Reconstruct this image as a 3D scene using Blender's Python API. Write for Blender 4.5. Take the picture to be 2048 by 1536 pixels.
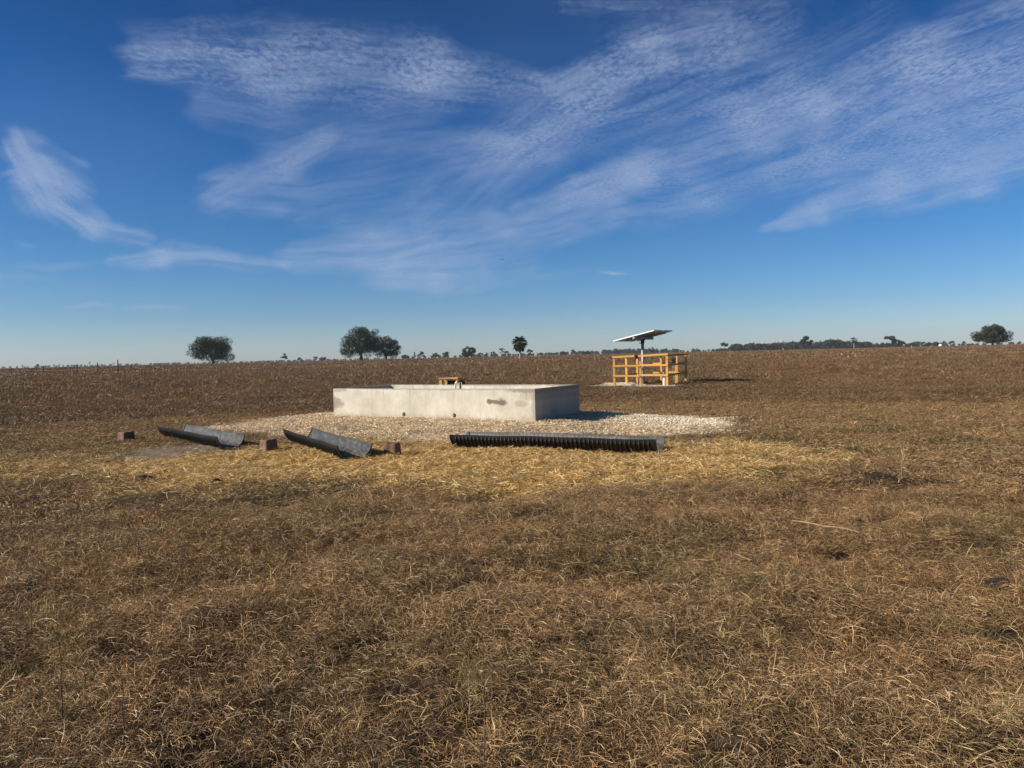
import bpy, math, random
import numpy as np
from mathutils import Vector, Matrix, Euler
R = math.radians
random.seed(7); RNG = np.random.default_rng(11)
S = bpy.context.scene
C = S.collection
for o in list(bpy.data.objects): bpy.data.objects.remove(o)

# ------------------------------------------------------------------ camera
CAMZ = 1.70
PITCH, ROLL, FPX = 2.14, 1.36, 1500.0
cd = bpy.data.cameras.new('camera'); cam = bpy.data.objects.new('camera', cd); C.objects.link(cam)
cd.sensor_width = 36; cd.lens = FPX/2048*36; cd.clip_start = .05; cd.clip_end = 500000
CM = Matrix.Rotation(R(90-PITCH), 4, 'X') @ Matrix.Rotation(R(-ROLL), 4, 'Z')
cam.matrix_world = Matrix.Translation((0, 0, CAMZ)) @ CM
S.camera = cam
S.render.resolution_x, S.render.resolution_y = 1024, 768

def pdir(px, py):                       # direction of a photograph pixel (2048 wide)
    return (CM.to_3x3() @ Vector(((px-1024)/FPX, (768-py)/FPX, -1))).normalized()
def at(px, py, z=0.0):                  # point at height z seen there
    d = pdir(px, py); t = (z-CAMZ)/d.z
    return Vector((d.x*t, d.y*t, z))
def far(px, D):                         # point at depth D under that pixel column of the horizon
    d = pdir(px, 737-px*.0239); return d.x/d.y*D, D

# ------------------------------------------------------------------ exposure, sun and sky
S.view_settings.view_transform = 'Standard'; S.view_settings.look = 'None'
S.view_settings.exposure = 0.52; S.view_settings.gamma = 1
SUN_EL, SHADOW_AZ = 28.0, 15.0          # shadows run towards +x, a little away
sl = bpy.data.lights.new('sun', 'SUN'); so = bpy.data.objects.new('sun', sl); C.objects.link(so)
sl.energy = 4.8; sl.angle = R(.5); sl.color = (1, .89, .745)
ld = Vector((math.cos(R(SHADOW_AZ))*math.cos(R(SUN_EL)), math.sin(R(SHADOW_AZ))*math.cos(R(SUN_EL)), -math.sin(R(SUN_EL))))
so.rotation_euler = ld.to_track_quat('-Z', 'Y').to_euler(); so.location = (-30, -10, 30)

W = bpy.data.worlds.new('World'); S.world = W; W.use_nodes = True
nt = W.node_tree; nt.nodes.clear(); NW = nt.nodes.new; LK = nt.links.new
def mth(op, a, b=None, c=None, clamp=False, tree=None):
    t = tree or nt
    n = t.nodes.new('ShaderNodeMath'); n.operation = op; n.use_clamp = clamp
    for i, v in enumerate((a, b, c)):
        if v is None: continue
        if isinstance(v, (int, float)): n.inputs[i].default_value = v
        else: t.links.new(v, n.inputs[i])
    return n.outputs[0]
def vmth(op, a, b=None, s=None, tree=None, out=0):
    t = tree or nt
    n = t.nodes.new('ShaderNodeVectorMath'); n.operation = op
    for i, v in enumerate((a, b)):
        if v is None: continue
        if isinstance(v, (tuple, list, Vector)): n.inputs[i].default_value = tuple(v)
        else: t.links.new(v, n.inputs[i])
    if s is not None:
        if isinstance(s, (int, float)): n.inputs['Scale'].default_value = s
        else: t.links.new(s, n.inputs['Scale'])
    return n.outputs[out]
def maprange(v, a, b, c=0., d=1., tree=None, kind='SMOOTHSTEP'):
    t = tree or nt
    n = t.nodes.new('ShaderNodeMapRange'); n.interpolation_type = kind
    t.links.new(v, n.inputs[0])
    for i, q in enumerate((a, b, c, d)): n.inputs[i+1].default_value = q
    return n.outputs[0]
def noise(vec, scale, detail=4, rough=.5, tree=None, dist=0, color=False):
    t = tree or nt
    n = t.nodes.new('ShaderNodeTexNoise'); n.inputs['Scale'].default_value = scale
    n.inputs['Detail'].default_value = detail; n.inputs['Roughness'].default_value = rough
    n.inputs['Distortion'].default_value = dist
    if vec is not None: t.links.new(vec, n.inputs['Vector'])
    return n.outputs['Color' if color else 'Fac']
def mixc(f, a, b, tree=None, mode='MIX'):
    t = tree or nt
    n = t.nodes.new('ShaderNodeMix'); n.data_type = 'RGBA'; n.blend_type = mode
    for s_, v in ((n.inputs[0], f), (n.inputs[6], a), (n.inputs[7], b)):
        if isinstance(v, (int, float)): s_.default_value = v
        elif isinstance(v, (tuple, list)): s_.default_value = tuple(v)+((1,) if len(v) == 3 else ())
        else: t.links.new(v, s_)
    return n.outputs[2]

sky = NW('ShaderNodeTexSky'); sky.sky_type = 'NISHITA'; sky.sun_disc = False
sky.sun_elevation = R(SUN_EL); sky.sun_rotation = R(90-SHADOW_AZ+180)
sky.air_density = 1.0; sky.dust_density = .25; sky.ozone_density = 3.5; sky.altitude = 0
tc = NW('ShaderNodeTexCoord'); D = tc.outputs['Generated']
sp = NW('ShaderNodeSeparateXYZ'); LK(D, sp.inputs[0])
# sky colour
hs = NW('ShaderNodeHueSaturation'); hs.inputs['Saturation'].default_value = 1.2; LK(sky.outputs[0], hs.inputs['Color'])
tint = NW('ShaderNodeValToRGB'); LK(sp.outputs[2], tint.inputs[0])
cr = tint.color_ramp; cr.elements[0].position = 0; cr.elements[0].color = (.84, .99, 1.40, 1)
cr.elements[1].position = 1; cr.elements[1].color = (.46, .48, .46, 1)  # sky overhead, out of view, made neutral to weaken the blue fill
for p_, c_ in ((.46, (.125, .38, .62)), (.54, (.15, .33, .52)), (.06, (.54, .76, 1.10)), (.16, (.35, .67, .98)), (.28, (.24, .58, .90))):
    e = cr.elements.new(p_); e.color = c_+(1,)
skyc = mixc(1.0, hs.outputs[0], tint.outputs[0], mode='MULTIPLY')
fin = skyc
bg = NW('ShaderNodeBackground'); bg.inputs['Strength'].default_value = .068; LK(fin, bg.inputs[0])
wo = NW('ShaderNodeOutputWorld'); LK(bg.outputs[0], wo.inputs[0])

# ------------------------------------------------------------------ helpers
def tag(o, label=None, cat=None, group=None, kind=None):
    if label: o['label'] = label
    if cat: o['category'] = cat
    if group: o['group'] = group
    if kind: o['kind'] = kind
    return o
def empty(name, loc, rz=0, label=None, cat=None, group=None):
    o = bpy.data.objects.new(name, None); C.objects.link(o); o.location = loc; o.rotation_euler = (0, 0, rz)
    o.empty_display_size = .2
    return tag(o, label, cat, group)
def np_mesh(name, V, F, attrs=None, mat=None, parent=None, smooth=False, link=True):
    V = np.asarray(V, dtype=np.float32).reshape(-1, 3); F = np.asarray(F, dtype=np.int32)
    m = bpy.data.meshes.new(name); k = F.shape[1]
    m.vertices.add(len(V)); m.vertices.foreach_set('co', V.ravel())
    m.loops.add(F.size); m.loops.foreach_set('vertex_index', F.ravel())
    m.polygons.add(len(F)); m.polygons.foreach_set('loop_start', np.arange(0, F.size, k, dtype=np.int32))
    try: m.polygons.foreach_set('loop_total', np.full(len(F), k, dtype=np.int32))
    except Exception: pass
    for kname, a in (attrs or {}).items():
        at_ = m.attributes.new(kname, 'FLOAT', 'POINT'); at_.data.foreach_set('value', np.asarray(a, dtype=np.float32).ravel())
    m.update(calc_edges=True)
    if smooth: m.polygons.foreach_set('use_smooth', np.ones(len(F), dtype=bool))
    if mat: m.materials.append(mat)
    o = bpy.data.objects.new(name, m)
    if link: C.objects.link(o)
    if parent: o.parent = parent
    return o
class MB:                                # collects polygons, builds one mesh
    def __init__(s): s.v = []; s.f = []
    def add(s, vs, fs):
        b = len(s.v); s.v += [tuple(p) for p in vs]; s.f += [tuple(i+b for i in f) for f in fs]; return s
    def box(s, c, sz, rot=None, jit=0):
        M = (rot or Matrix.Identity(3)); c = Vector(c)
        vs = [c + M @ Vector((sx*sz[0]/2+random.uniform(-jit, jit), sy*sz[1]/2+random.uniform(-jit, jit), sz_*sz[2]/2)) for sx in (-1, 1) for sy in (-1, 1) for sz_ in (-1, 1)]
        return s.add(vs, [(0, 1, 3, 2), (4, 6, 7, 5), (0, 4, 5, 1), (2, 3, 7, 6), (0, 2, 6, 4), (1, 5, 7, 3)])
    def beam(s, a, b, w, h, up=(0, 0, 1)):  # board from a to b, w across, h along up
        a, b = Vector(a), Vector(b); x = (b-a); L = x.length; x.normalize(); y = Vector(up).cross(x).normalized(); z = x.cross(y)
        M = Matrix((x, y, z)).transposed()
        return s.box((a+b)/2, (L, w, h), M)
    def tube(s, pts, rad, n=8, cap=True):
        pts = [Vector(p) for p in pts]; b = []
        if not hasattr(rad, '__len__'): rad = [rad]*len(pts)
        prev = None; vs = []
        for i, p in enumerate(pts):
            t = (pts[min(i+1, len(pts)-1)]-pts[max(i-1, 0)]).normalized()
            if prev is None:
                y = t.orthogonal().normalized()
            else: y = (prev - t*prev.dot(t)).normalized()
            prev = y; z = t.cross(y)
            for k in range(n):
                a = 2*math.pi*k/n; vs.append(p+(y*math.cos(a)+z*math.sin(a))*rad[i])
        fs = [(i*n+k, i*n+(k+1) % n, (i+1)*n+(k+1) % n, (i+1)*n+k) for i in range(len(pts)-1) for k in range(n)]
        if cap: fs += [tuple(reversed(range(n))), tuple((len(pts)-1)*n+k for k in range(n))]
        return s.add(vs, fs)
    def build(s, name, mat, parent=None, smooth=False, bevel=0, loc=None):
        m = bpy.data.meshes.new(name); m.from_pydata(s.v, [], s.f); m.materials.append(mat)
        if smooth: m.polygons.foreach_set('use_smooth', [True]*len(m.polygons))
        m.update(); o = bpy.data.objects.new(name, m); C.objects.link(o)
        if parent: o.parent = parent
        if loc is not None: o.location = loc
        if bevel:
            bm = o.modifiers.new('bevel', 'BEVEL'); bm.width = bevel; bm.segments = 2; bm.limit_method = 'ANGLE'
        return o
def vnoise(x, y, seed=0):
    x = np.asarray(x, float); y = np.asarray(y, float)
    xi = np.floor(x).astype(np.int64); yi = np.floor(y).astype(np.int64); fx = x-xi; fy = y-yi
    fx = fx*fx*(3-2*fx); fy = fy*fy*(3-2*fy)
    def h(a, b):
        n = (a*374761393 + b*668265263 + seed*974634721) & 0x7fffffff
        n = ((n ^ (n >> 13))*1274126177) & 0x7fffffff
        return ((n ^ (n >> 16)) & 0xffff)/65535.
    return (h(xi, yi)*(1-fx)+h(xi+1, yi)*fx)*(1-fy)+(h(xi, yi+1)*(1-fx)+h(xi+1, yi+1)*fx)*fy
def fbm(x, y, seed=0, o=3):
    s = 0; a = .5; t = 0
    for i in range(o): s = s+a*vnoise(x*2**i, y*2**i, seed+i*17); t += a; a *= .5
    return s/t
def sstep(a, b, x):
    t = np.clip((x-a)/(b-a), 0, 1); return t*t*(3-2*t)

# tank geometry in plan
PADZ = .13
TFL = at(668, 835, PADZ); TFR = at(1071, 846, PADZ)
tu = Vector((TFR.x-TFL.x, TFR.y-TFL.y, 0)); TL = tu.length; tu.normalize(); tv = Vector((-tu.y, tu.x, 0)); TW = 2.45; TH = .80
TC = TFL + tu*TL/2 + tv*TW/2
TANG = math.atan2(tu.y, tu.x)
def tanklocal(x, y):
    dx = x-TC.x; dy = y-TC.y
    return dx*tu.x+dy*tu.y, dx*tv.x+dy*tv.y
def hgt(x, y):
    x = np.asarray(x, float); y = np.asarray(y, float); d = np.hypot(x, y)
    a, b = tanklocal(x, y)
    e = np.hypot(np.maximum(np.abs(a)-TL/2-.15, 0), np.maximum(np.abs(b)-TW/2-.15, 0))
    pad = PADZ*(1-sstep(0, 2.6, e))
    flat = sstep(.0, 1.8, e)
    h = 1.22*sstep(70, 330, d) + .10*(fbm(x/9+3, y/9, 5)-.5)*sstep(2, 30, d)*flat*sstep(16, 22, d)
    h = h + .9*(fbm(x/120, y/120, 9)-.5)*sstep(90, 300, d)*.35
    near = 1-sstep(24, 60, d)
    h = h + near*flat*(.30*(fbm(x/.95, y/.8, 21, 3)-.5)*(1-.75*straw_m(x, y))*(1-sstep(9, 14, d)*.65) + .03*(fbm(x/.22, y/.22, 31, 2)-.5))
    return h + pad
def ell(x, y, cx, cy, rx, ry, ang=0):
    c, s = math.cos(ang), math.sin(ang); dx = x-cx; dy = y-cy
    return np.hypot((dx*c+dy*s)/rx, (-dx*s+dy*c)/ry)
def straw_m(x, y):                       # golden loose straw
    n = (fbm(x/1.3, y/1.3, 41)-.5)*.55+(fbm(x/.35, y/.35, 44)-.5)*.3
    m1 = 1-sstep(.50, 1.15, ell(x, y, 1.2, 11.9, 4.4, 2.9, .03)+n)
    m2 = (1-sstep(.35, 1.15, ell(x, y, -3.4, 12.6, 4.4, 3.1, .05)+n))*.8
    m3 = (1-sstep(.3, 1.1, ell(x, y, -6.5, 13.0, 5, 3, .0)+n))*.30
    return np.clip(np.maximum(np.maximum(m1, m2), m3), 0, 1)
def pad_m(x, y):                         # pale chips and sand round the tank
    a, b = tanklocal(x, y); n = (fbm(x/.9, y/.9, 51)-.5)*.5+(fbm(x/.25, y/.25, 54)-.5)*.25
    e = np.hypot(np.maximum(np.abs(a+.5)-TL/2-.8, 0)/1.1, np.maximum(np.abs(b+1.1)-TW/2-.7, 0)/1.15)
    q = at(1250, 858, 0); m2 = 1-sstep(.6, 1.1, ell(x, y, q.x, q.y, 2.6, 1.7, -.2)+n)
    return np.maximum(1-sstep(.7, 1.6, e+n), m2)
def lime_m(x, y):                        # white crushed limestone right of the tank
    n = (fbm(x/.6, y/.6, 61)-.5)*.8
    p = at(1330, 841, 0.02); q = at(1240, 768, 0); q2 = at(1300, 771, 0)
    m = 1-sstep(.75, 1.05, ell(x, y, p.x, p.y, 2.1, 1.9, -.35)+n)
    m2 = 1-sstep(.6, 1.0, ell(x, y, q.x, q.y, 1.3, 2.2, .0)+n*1.0)
    m3 = (1-sstep(.5, 1.0, ell(x, y, q2.x, q2.y, 1.8, 1.8, .0)+n*1.1))*.9
    q3 = at(1205, 772, 0)
    m4 = (1-sstep(.4, 1.0, ell(x, y, q3.x, q3.y, 1.2, 1.0, .0)+n*1.3))*.6
    return np.clip(np.maximum.reduce([m, m2, m3, m4]), 0, 1)
def dirt_m(x, y):
    n = (fbm(x/.8, y/.8, 71)-.5)*.7
    p = at(330, 902, 0); return (1-sstep(.5, 1.0, ell(x, y, p.x, p.y, 1.7, 1.5, -.5)+n))
PITS = [(855, 1222, .15), (1012, 1440, .17), (430, 1518, .22), (95, 1310, .2), (45, 1345, .13), (468, 1350, .14), (365, 1372, .12), (655, 1362, .12), (484, 1017, .15), (562, 1018, .13), (1092, 1027, .14), (1296, 1100, .12),
        (500, 1150, .12), (540, 1262, .14), (300, 1285, .2), (900, 1500, .12), (1500, 1345, .14), (1480, 1270, .12), (1090, 1330, .1), (1760, 1360, .13), (1900, 1440, .16), (1520, 1395, .15), (390, 1440, .12), (815, 1400, .15), (1640, 1180, .1), (1240, 1200, .1), (1690, 1120, .12), (720, 1290, .1), (1360, 1475, .15), (1950, 1290, .11)]
PIT = np.array([(*at(px, py, 0)[:2], q) for px, py, q in PITS])
def pit_m(x, y, grow=1.0):
    x = np.asarray(x, float); m = np.zeros_like(x)
    for a, b, q in PIT: m = np.maximum(m, np.exp(-(((x-a)/(1.25*q*grow))**2+((y-b)/(.9*q*grow))**2)))
    return m
_hgt = hgt
def hgt(x, y): return _hgt(x, y)-.11*pit_m(x, y)
def hz(x, y): return float(hgt(x, y))
def gpt(px, py):                         # ground point under a pixel
    z = 0
    for _ in range(6):
        p = at(px, py, z); z = hz(p.x, p.y)
    return Vector((p.x, p.y, z))

# ------------------------------------------------------------------ materials
def newmat(name):
    m = bpy.data.materials.new(name); m.use_nodes = True; t = m.node_tree; t.nodes.clear()
    b = t.nodes.new('ShaderNodeBsdfPrincipled'); o = t.nodes.new('ShaderNodeOutputMaterial'); t.links.new(b.outputs[0], o.inputs[0])
    return m, t, b, o
def ramp(t, fac, stops):
    n = t.nodes.new('ShaderNodeValToRGB'); t.links.new(fac, n.inputs[0]); e = n.color_ramp.elements
    e[0].position = stops[0][0]; e[0].color = stops[0][1]+(1,); e[1].position = stops[-1][0]; e[1].color = stops[-1][1]+(1,)
    for p, c in stops[1:-1]: k = e.new(p); k.color = c+(1,)
    return n.outputs[0]
def bump(t, b, h, s, d=.01):
    n = t.nodes.new('ShaderNodeBump'); n.inputs['Strength'].default_value = s; n.inputs['Distance'].default_value = d
    t.links.new(h, n.inputs['Height']); t.links.new(n.outputs[0], b.inputs['Normal'])
def attr(t, name):
    n = t.nodes.new('ShaderNodeAttribute'); n.attribute_name = name; return n.outputs['Fac']
def wpos(t): return t.nodes.new('ShaderNodeNewGeometry').outputs['Position']
def objc(t): return t.nodes.new('ShaderNodeTexCoord').outputs['Object']
def simple(name, col, rough=.6, var=.15, scale=8, metal=0, bmp=.1, spec=.4):
    m, t, b, o = newmat(name); n = noise(objc(t), scale, 5, .6, tree=t)
    c = ramp(t, n, [(.25, tuple(v*(1-var) for v in col)), (.75, tuple(min(1, v*(1+var)) for v in col))])
    t.links.new(c, b.inputs['Base Color']); b.inputs['Roughness'].default_value = rough; b.inputs['Metallic'].default_value = metal
    b.inputs['Specular IOR Level'].default_value = spec
    if bmp: bump(t, b, n, bmp)
    return m
def blade_mat(name, stops, tints, tscale=.35, trans=.12, tipc=None):
    m, t, b, o = newmat(name)
    c = ramp(t, attr(t, 'rnd'), stops)
    P = wpos(t)
    n1 = noise(P, tscale, 4, .6, tree=t)
    c2 = ramp(t, n1, tints)
    c = mixc(1.0, c, c2, tree=t, mode='MULTIPLY')
    n2 = maprange(noise(P, tscale*7, 3, .6, tree=t), .3, .7, .72, 1.25, tree=t)
    vm = t.nodes.new('ShaderNodeVectorMath'); vm.operation = 'SCALE'; t.links.new(c, vm.inputs[0]); t.links.new(n2, vm.inputs['Scale']); c = vm.outputs[0]
    if tipc: c = mixc(maprange(attr(t, 't'), .55, .95, tree=t), c, tipc, tree=t)
    df = t.nodes.new('ShaderNodeBsdfDiffuse'); tr = t.nodes.new('ShaderNodeBsdfTranslucent'); gl = t.nodes.new('ShaderNodeBsdfGlossy')
    gl.inputs['Roughness'].default_value = .45
    for s_ in (df, tr): t.links.new(c, s_.inputs[0])
    gl.inputs[0].default_value = (.8, .75, .65, 1)
    mx = t.nodes.new('ShaderNodeMixShader'); mx.inputs[0].default_value = trans; t.links.new(df.outputs[0], mx.inputs[1]); t.links.new(tr.outputs[0], mx.inputs[2])
    m2 = t.nodes.new('ShaderNodeMixShader'); m2.inputs[0].default_value = .05; t.links.new(mx.outputs[0], m2.inputs[1]); t.links.new(gl.outputs[0], m2.inputs[2])
    t.links.new(m2.outputs[0], o.inputs[0]); t.nodes.remove(b)
    return m
GR_STOPS = [(0, (.042, .026, .013)), (.30, (.110, .068, .034)), (.52, (.33, .222, .118)), (.76, (.56, .40, .225)), (1, (.88, .70, .43))]
M_grass = blade_mat('dry_grass', GR_STOPS, [(.30, (.84, .86, .72)), (.45, (1, .96, .86)), (.60, (1.08, .97, .84)), (.72, (1.0, .86, .72))], .55)
M_field = blade_mat('field_grass', [(0, (.055, .035, .021)), (.4, (.150, .092, .052)), (.8, (.30, .196, .115)), (1, (.54, .40, .25))],
                    [(.32, (.74, .76, .60)), (.46, (1, .96, .84)), (.62, (1.12, .93, .76)), (.74, (.84, .76, .62))], .06, tipc=None)
M_seed = blade_mat('seed_grass', [(0, (.10, .066, .04)), (.5, (.22, .155, .096)), (1, (.40, .30, .195))], [(.3, (.8, .8, .72)), (.7, (1.08, 1, .9))], .08)
M_straw = blade_mat('loose_straw', [(0, (.14, .085, .030)), (.34, (.52, .345, .125)), (.65, (.90, .65, .28)), (1, (.97, .84, .50))], [(.3, (.88, .88, .85)), (.7, (1.06, 1, .95))], .8, .3)
M_chip = blade_mat('pale_chips', [(0, (.24, .17, .10)), (.28, (.62, .49, .32)), (.65, (.90, .76, .54)), (1, (.95, .88, .70))], [(.3, (.82, .82, .82)), (.7, (1.1, 1.05, 1))], .9, .15)
M_green = blade_mat('green_tufts', [(0, (.03, .035, .012)), (.6, (.10, .11, .035)), (1, (.26, .24, .10))], [(.3, (.9, .9, .9)), (.7, (1, 1, 1))], .9, .2)
M_fennel = blade_mat('fennel_foliage', [(0, (.16, .12, .03)), (.6, (.30, .23, .06)), (1, (.44, .34, .12))], [(.3, (.9, .9, .9)), (.7, (1, 1, 1))], .9, .3)
M_weed = simple('weed_stem', (.10, .065, .04), .8, .3, 20, bmp=0)
M_weedpale = simple('pale_stem', (.42, .32, .18), .8, .3, 20, bmp=0)

# ground
m, t, b, o_ = newmat('pasture_soil'); P = wpos(t)
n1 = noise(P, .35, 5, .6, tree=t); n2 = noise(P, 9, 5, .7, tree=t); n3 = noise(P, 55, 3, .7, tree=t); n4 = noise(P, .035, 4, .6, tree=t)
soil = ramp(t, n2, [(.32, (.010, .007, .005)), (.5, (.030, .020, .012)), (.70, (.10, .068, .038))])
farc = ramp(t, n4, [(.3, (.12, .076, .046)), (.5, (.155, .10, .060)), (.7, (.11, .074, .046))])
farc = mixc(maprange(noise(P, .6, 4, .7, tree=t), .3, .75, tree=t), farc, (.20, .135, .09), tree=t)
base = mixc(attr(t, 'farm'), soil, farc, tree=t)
strawc = ramp(t, n3, [(.3, (.24, .15, .045)), (.5, (.60, .41, .14)), (.72, (.80, .58, .23))])
padc = ramp(t, n3, [(.28, (.26, .20, .13)), (.48, (.54, .44, .30)), (.7, (.70, .60, .44))])
limec = ramp(t, n3, [(.28, (.34, .29, .21)), (.5, (.66, .58, .44)), (.7, (.82, .75, .60))])
dirtc = ramp(t, n3, [(.3, (.10, .08, .065)), (.7, (.32, .27, .22))])
for a_, c_ in (('straw', strawc), ('pad', padc), ('lime', limec), ('dirt', dirtc)):
    base = mixc(attr(t, a_), base, c_, tree=t)
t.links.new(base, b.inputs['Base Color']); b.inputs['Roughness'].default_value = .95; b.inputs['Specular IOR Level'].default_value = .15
bump(t, b, n3, .6, .02); M_soil = m

def terrain():
    th = np.concatenate([np.linspace(-55, 55, 760), np.linspace(55, 305, 60)[1:-1]]); th = np.radians(th)
    r = np.concatenate([[.02], np.geomspace(.6, 60, 470), np.geomspace(60, 3000, 130)[1:]])
    T, Rr = np.meshgrid(th, r); X = Rr*np.sin(T); Y = Rr*np.cos(T); Z = hgt(X, Y)
    nr, na = X.shape; V = np.stack([X, Y, Z], -1).reshape(-1, 3)
    i, j = np.meshgrid(np.arange(nr-1), np.arange(na), indexing='ij'); j2 = (j+1) % na
    F = np.stack([i*na+j, i*na+j2, (i+1)*na+j2, (i+1)*na+j], -1).reshape(-1, 4)[:, ::-1]
    x, y = V[:, 0], V[:, 1]
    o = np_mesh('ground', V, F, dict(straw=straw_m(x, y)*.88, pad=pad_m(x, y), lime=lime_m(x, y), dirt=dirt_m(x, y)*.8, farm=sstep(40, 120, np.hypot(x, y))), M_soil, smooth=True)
    tag(o, 'flat dry brown pasture running out to the horizon', 'ground', kind='structure')
terrain()

# ------------------------------------------------------------------ blades
def blades(root, head, L, e0, e1, w, seg=3, curl=0, rnd=None, taper=True, roll=None):
    """numpy ribbons; root (N,3), everything else (N,) ; returns V,F,attrs"""
    N = len(root); f = lambda a: np.broadcast_to(np.asarray(a, float), (N,)).copy()
    head, L, e0, e1, w, curl = map(f, (head, L, e0, e1, w, curl)); rnd = RNG.random(N) if rnd is None else f(rnd)
    roll = RNG.uniform(-1.1, 1.1, N) if roll is None else f(roll)
    p = root.astype(float).copy(); pts = [p.copy()]; dirs = []
    for k in range(seg):
        tm = (k+.5)/seg; e = e0+(e1-e0)*tm; h = head+curl*tm
        d = np.stack([np.cos(e)*np.cos(h), np.cos(e)*np.sin(h), np.sin(e)], -1); dirs.append(d)
        p = p+d*(L/seg)[:, None]; pts.append(p.copy())
    V = np.zeros((N, seg+1, 2, 3)); Tt = np.zeros((N, seg+1, 2))
    side0 = np.stack([-np.sin(head), np.cos(head), np.zeros(N)], -1)
    for k in range(seg+1):
        d = dirs[min(k, seg-1)]; up = np.cross(d, side0); s = side0*np.cos(roll)[:, None]+up*np.sin(roll)[:, None]
        ww = w*.5*((1-(k/seg)**1.5*.85) if taper else 1)
        V[:, k, 0] = pts[k]+s*ww[:, None]; V[:, k, 1] = pts[k]-s*ww[:, None]; Tt[:, k] = k/seg
    b = (np.arange(N)*(seg+1)*2)[:, None]+ (np.arange(seg)*2)[None]
    F = np.stack([b, b+1, b+3, b+2], -1).reshape(-1, 4)
    return V.reshape(-1, 3), F, dict(rnd=np.repeat(rnd, (seg+1)*2), t=Tt.ravel())
def merge(parts):
    V = []; F = []; A = {}; b = 0
    for v, f, a in parts:
        V.append(v); F.append(f+b); b += len(v)
        for k in a: A.setdefault(k, []).append(a[k])
    return np.concatenate(V), np.concatenate(F), {k: np.concatenate(x) for k, x in A.items()}
def proto(name, parts, mat):
    V, F, A = merge(parts) if isinstance(parts, list) else parts
    return np_mesh(name, V, F, A, mat, link=False)
def scatter(name, xyz, rz, sc, idx, protos, label, cat):
    col = bpy.data.collections.new(name+'_kinds')
    for p in protos: col.objects.link(p)
    m = bpy.data.meshes.new(name); m.vertices.add(len(xyz)); m.vertices.foreach_set('co', np.asarray(xyz, np.float32).ravel())
    for k, a, ty in (('rz', rz, 'FLOAT'), ('sc', sc, 'FLOAT'), ('pi', idx, 'INT')):
        q = m.attributes.new(k, ty, 'POINT'); q.data.foreach_set('value', np.asarray(a, np.int32 if ty == 'INT' else np.float32))
    m.materials.append(protos[0].data.materials[0])
    o = bpy.data.objects.new(name, m); C.objects.link(o)
    ng = bpy.data.node_groups.new(name, 'GeometryNodeTree')
    ng.interface.new_socket('Geometry', in_out='INPUT', socket_type='NodeSocketGeometry'); ng.interface.new_socket('Geometry', in_out='OUTPUT', socket_type='NodeSocketGeometry')
    N = ng.nodes.new; L = ng.links.new
    gi = N('NodeGroupInput'); go = N('NodeGroupOutput'); ip = N('GeometryNodeInstanceOnPoints'); ci = N('GeometryNodeCollectionInfo')
    ci.inputs['Collection'].default_value = col; ci.inputs['Separate Children'].default_value = True; ci.inputs['Reset Children'].default_value = True
    def at_(nm, ty):
        a = N('GeometryNodeInputNamedAttribute'); a.data_type = ty; a.inputs['Name'].default_value = nm; return a.outputs['Attribute']
    cx = N('ShaderNodeCombineXYZ'); L(at_('rz', 'FLOAT'), cx.inputs[2])
    sx = N('ShaderNodeCombineXYZ'); a = at_('sc', 'FLOAT')
    for i in range(3): L(a, sx.inputs[i])
    L(gi.outputs[0], ip.inputs['Points']); L(ci.outputs[0], ip.inputs['Instance']); ip.inputs['Pick Instance'].default_value = True
    L(at_('pi', 'INT'), ip.inputs['Instance Index']); L(cx.outputs[0], ip.inputs['Rotation']); L(sx.outputs[0], ip.inputs['Scale'])
    L(ip.outputs[0], go.inputs[0])
    md = o.modifiers.new('scatter', 'NODES'); md.node_group = ng
    return tag(o, label, cat, kind='stuff')

def matted_patch(name, size, n, w, Lr, mat, clumps=22, lie=.5, seed=0):
    """overlapping arcs of dead grass growing out of small crowns"""
    r = np.random.default_rng(seed); cc = r.uniform(-size/2, size/2, (clumps, 2)); flow = r.uniform(0, 6.28)
    cl = r.integers(0, clumps, n); off = r.normal(0, size*.085, (n, 2)); xy = cc[cl]+off
    loose = r.random(n) < .45; xy[loose] = r.uniform(-size*.55, size*.55, (loose.sum(), 2))
    head = np.arctan2(off[:, 1], off[:, 0])+r.normal(0, .7, n)
    chd = r.normal(flow, .9, clumps)[cl]; m = r.random(n) < .55; head[m] = chd[m]+r.normal(0, .45, m.sum())
    L = r.uniform(*Lr, n)*r.choice([.6, 1, 1.8], n, p=[.4, .565, .035]); e0 = r.uniform(.15, 1.25, n); e0[r.random(n) < lie] *= .35
    e1 = e0-r.uniform(.4, 2.3, n); e1 = np.maximum(e1, -.95)
    z = np.where(loose, r.uniform(.0, .05, n), r.uniform(-.01, .02, n))
    crnd = r.random(clumps)[cl]; rnd = np.clip(crnd*.35+r.beta(1.5, 2.0, n)*.75, 0, 1)
    return proto(name, blades(np.stack([xy[:, 0], xy[:, 1], z], -1), head, L, e0, e1, w*r.uniform(.7, 1.5, n), 3, r.normal(0, 1.1, n), rnd), mat)
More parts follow.
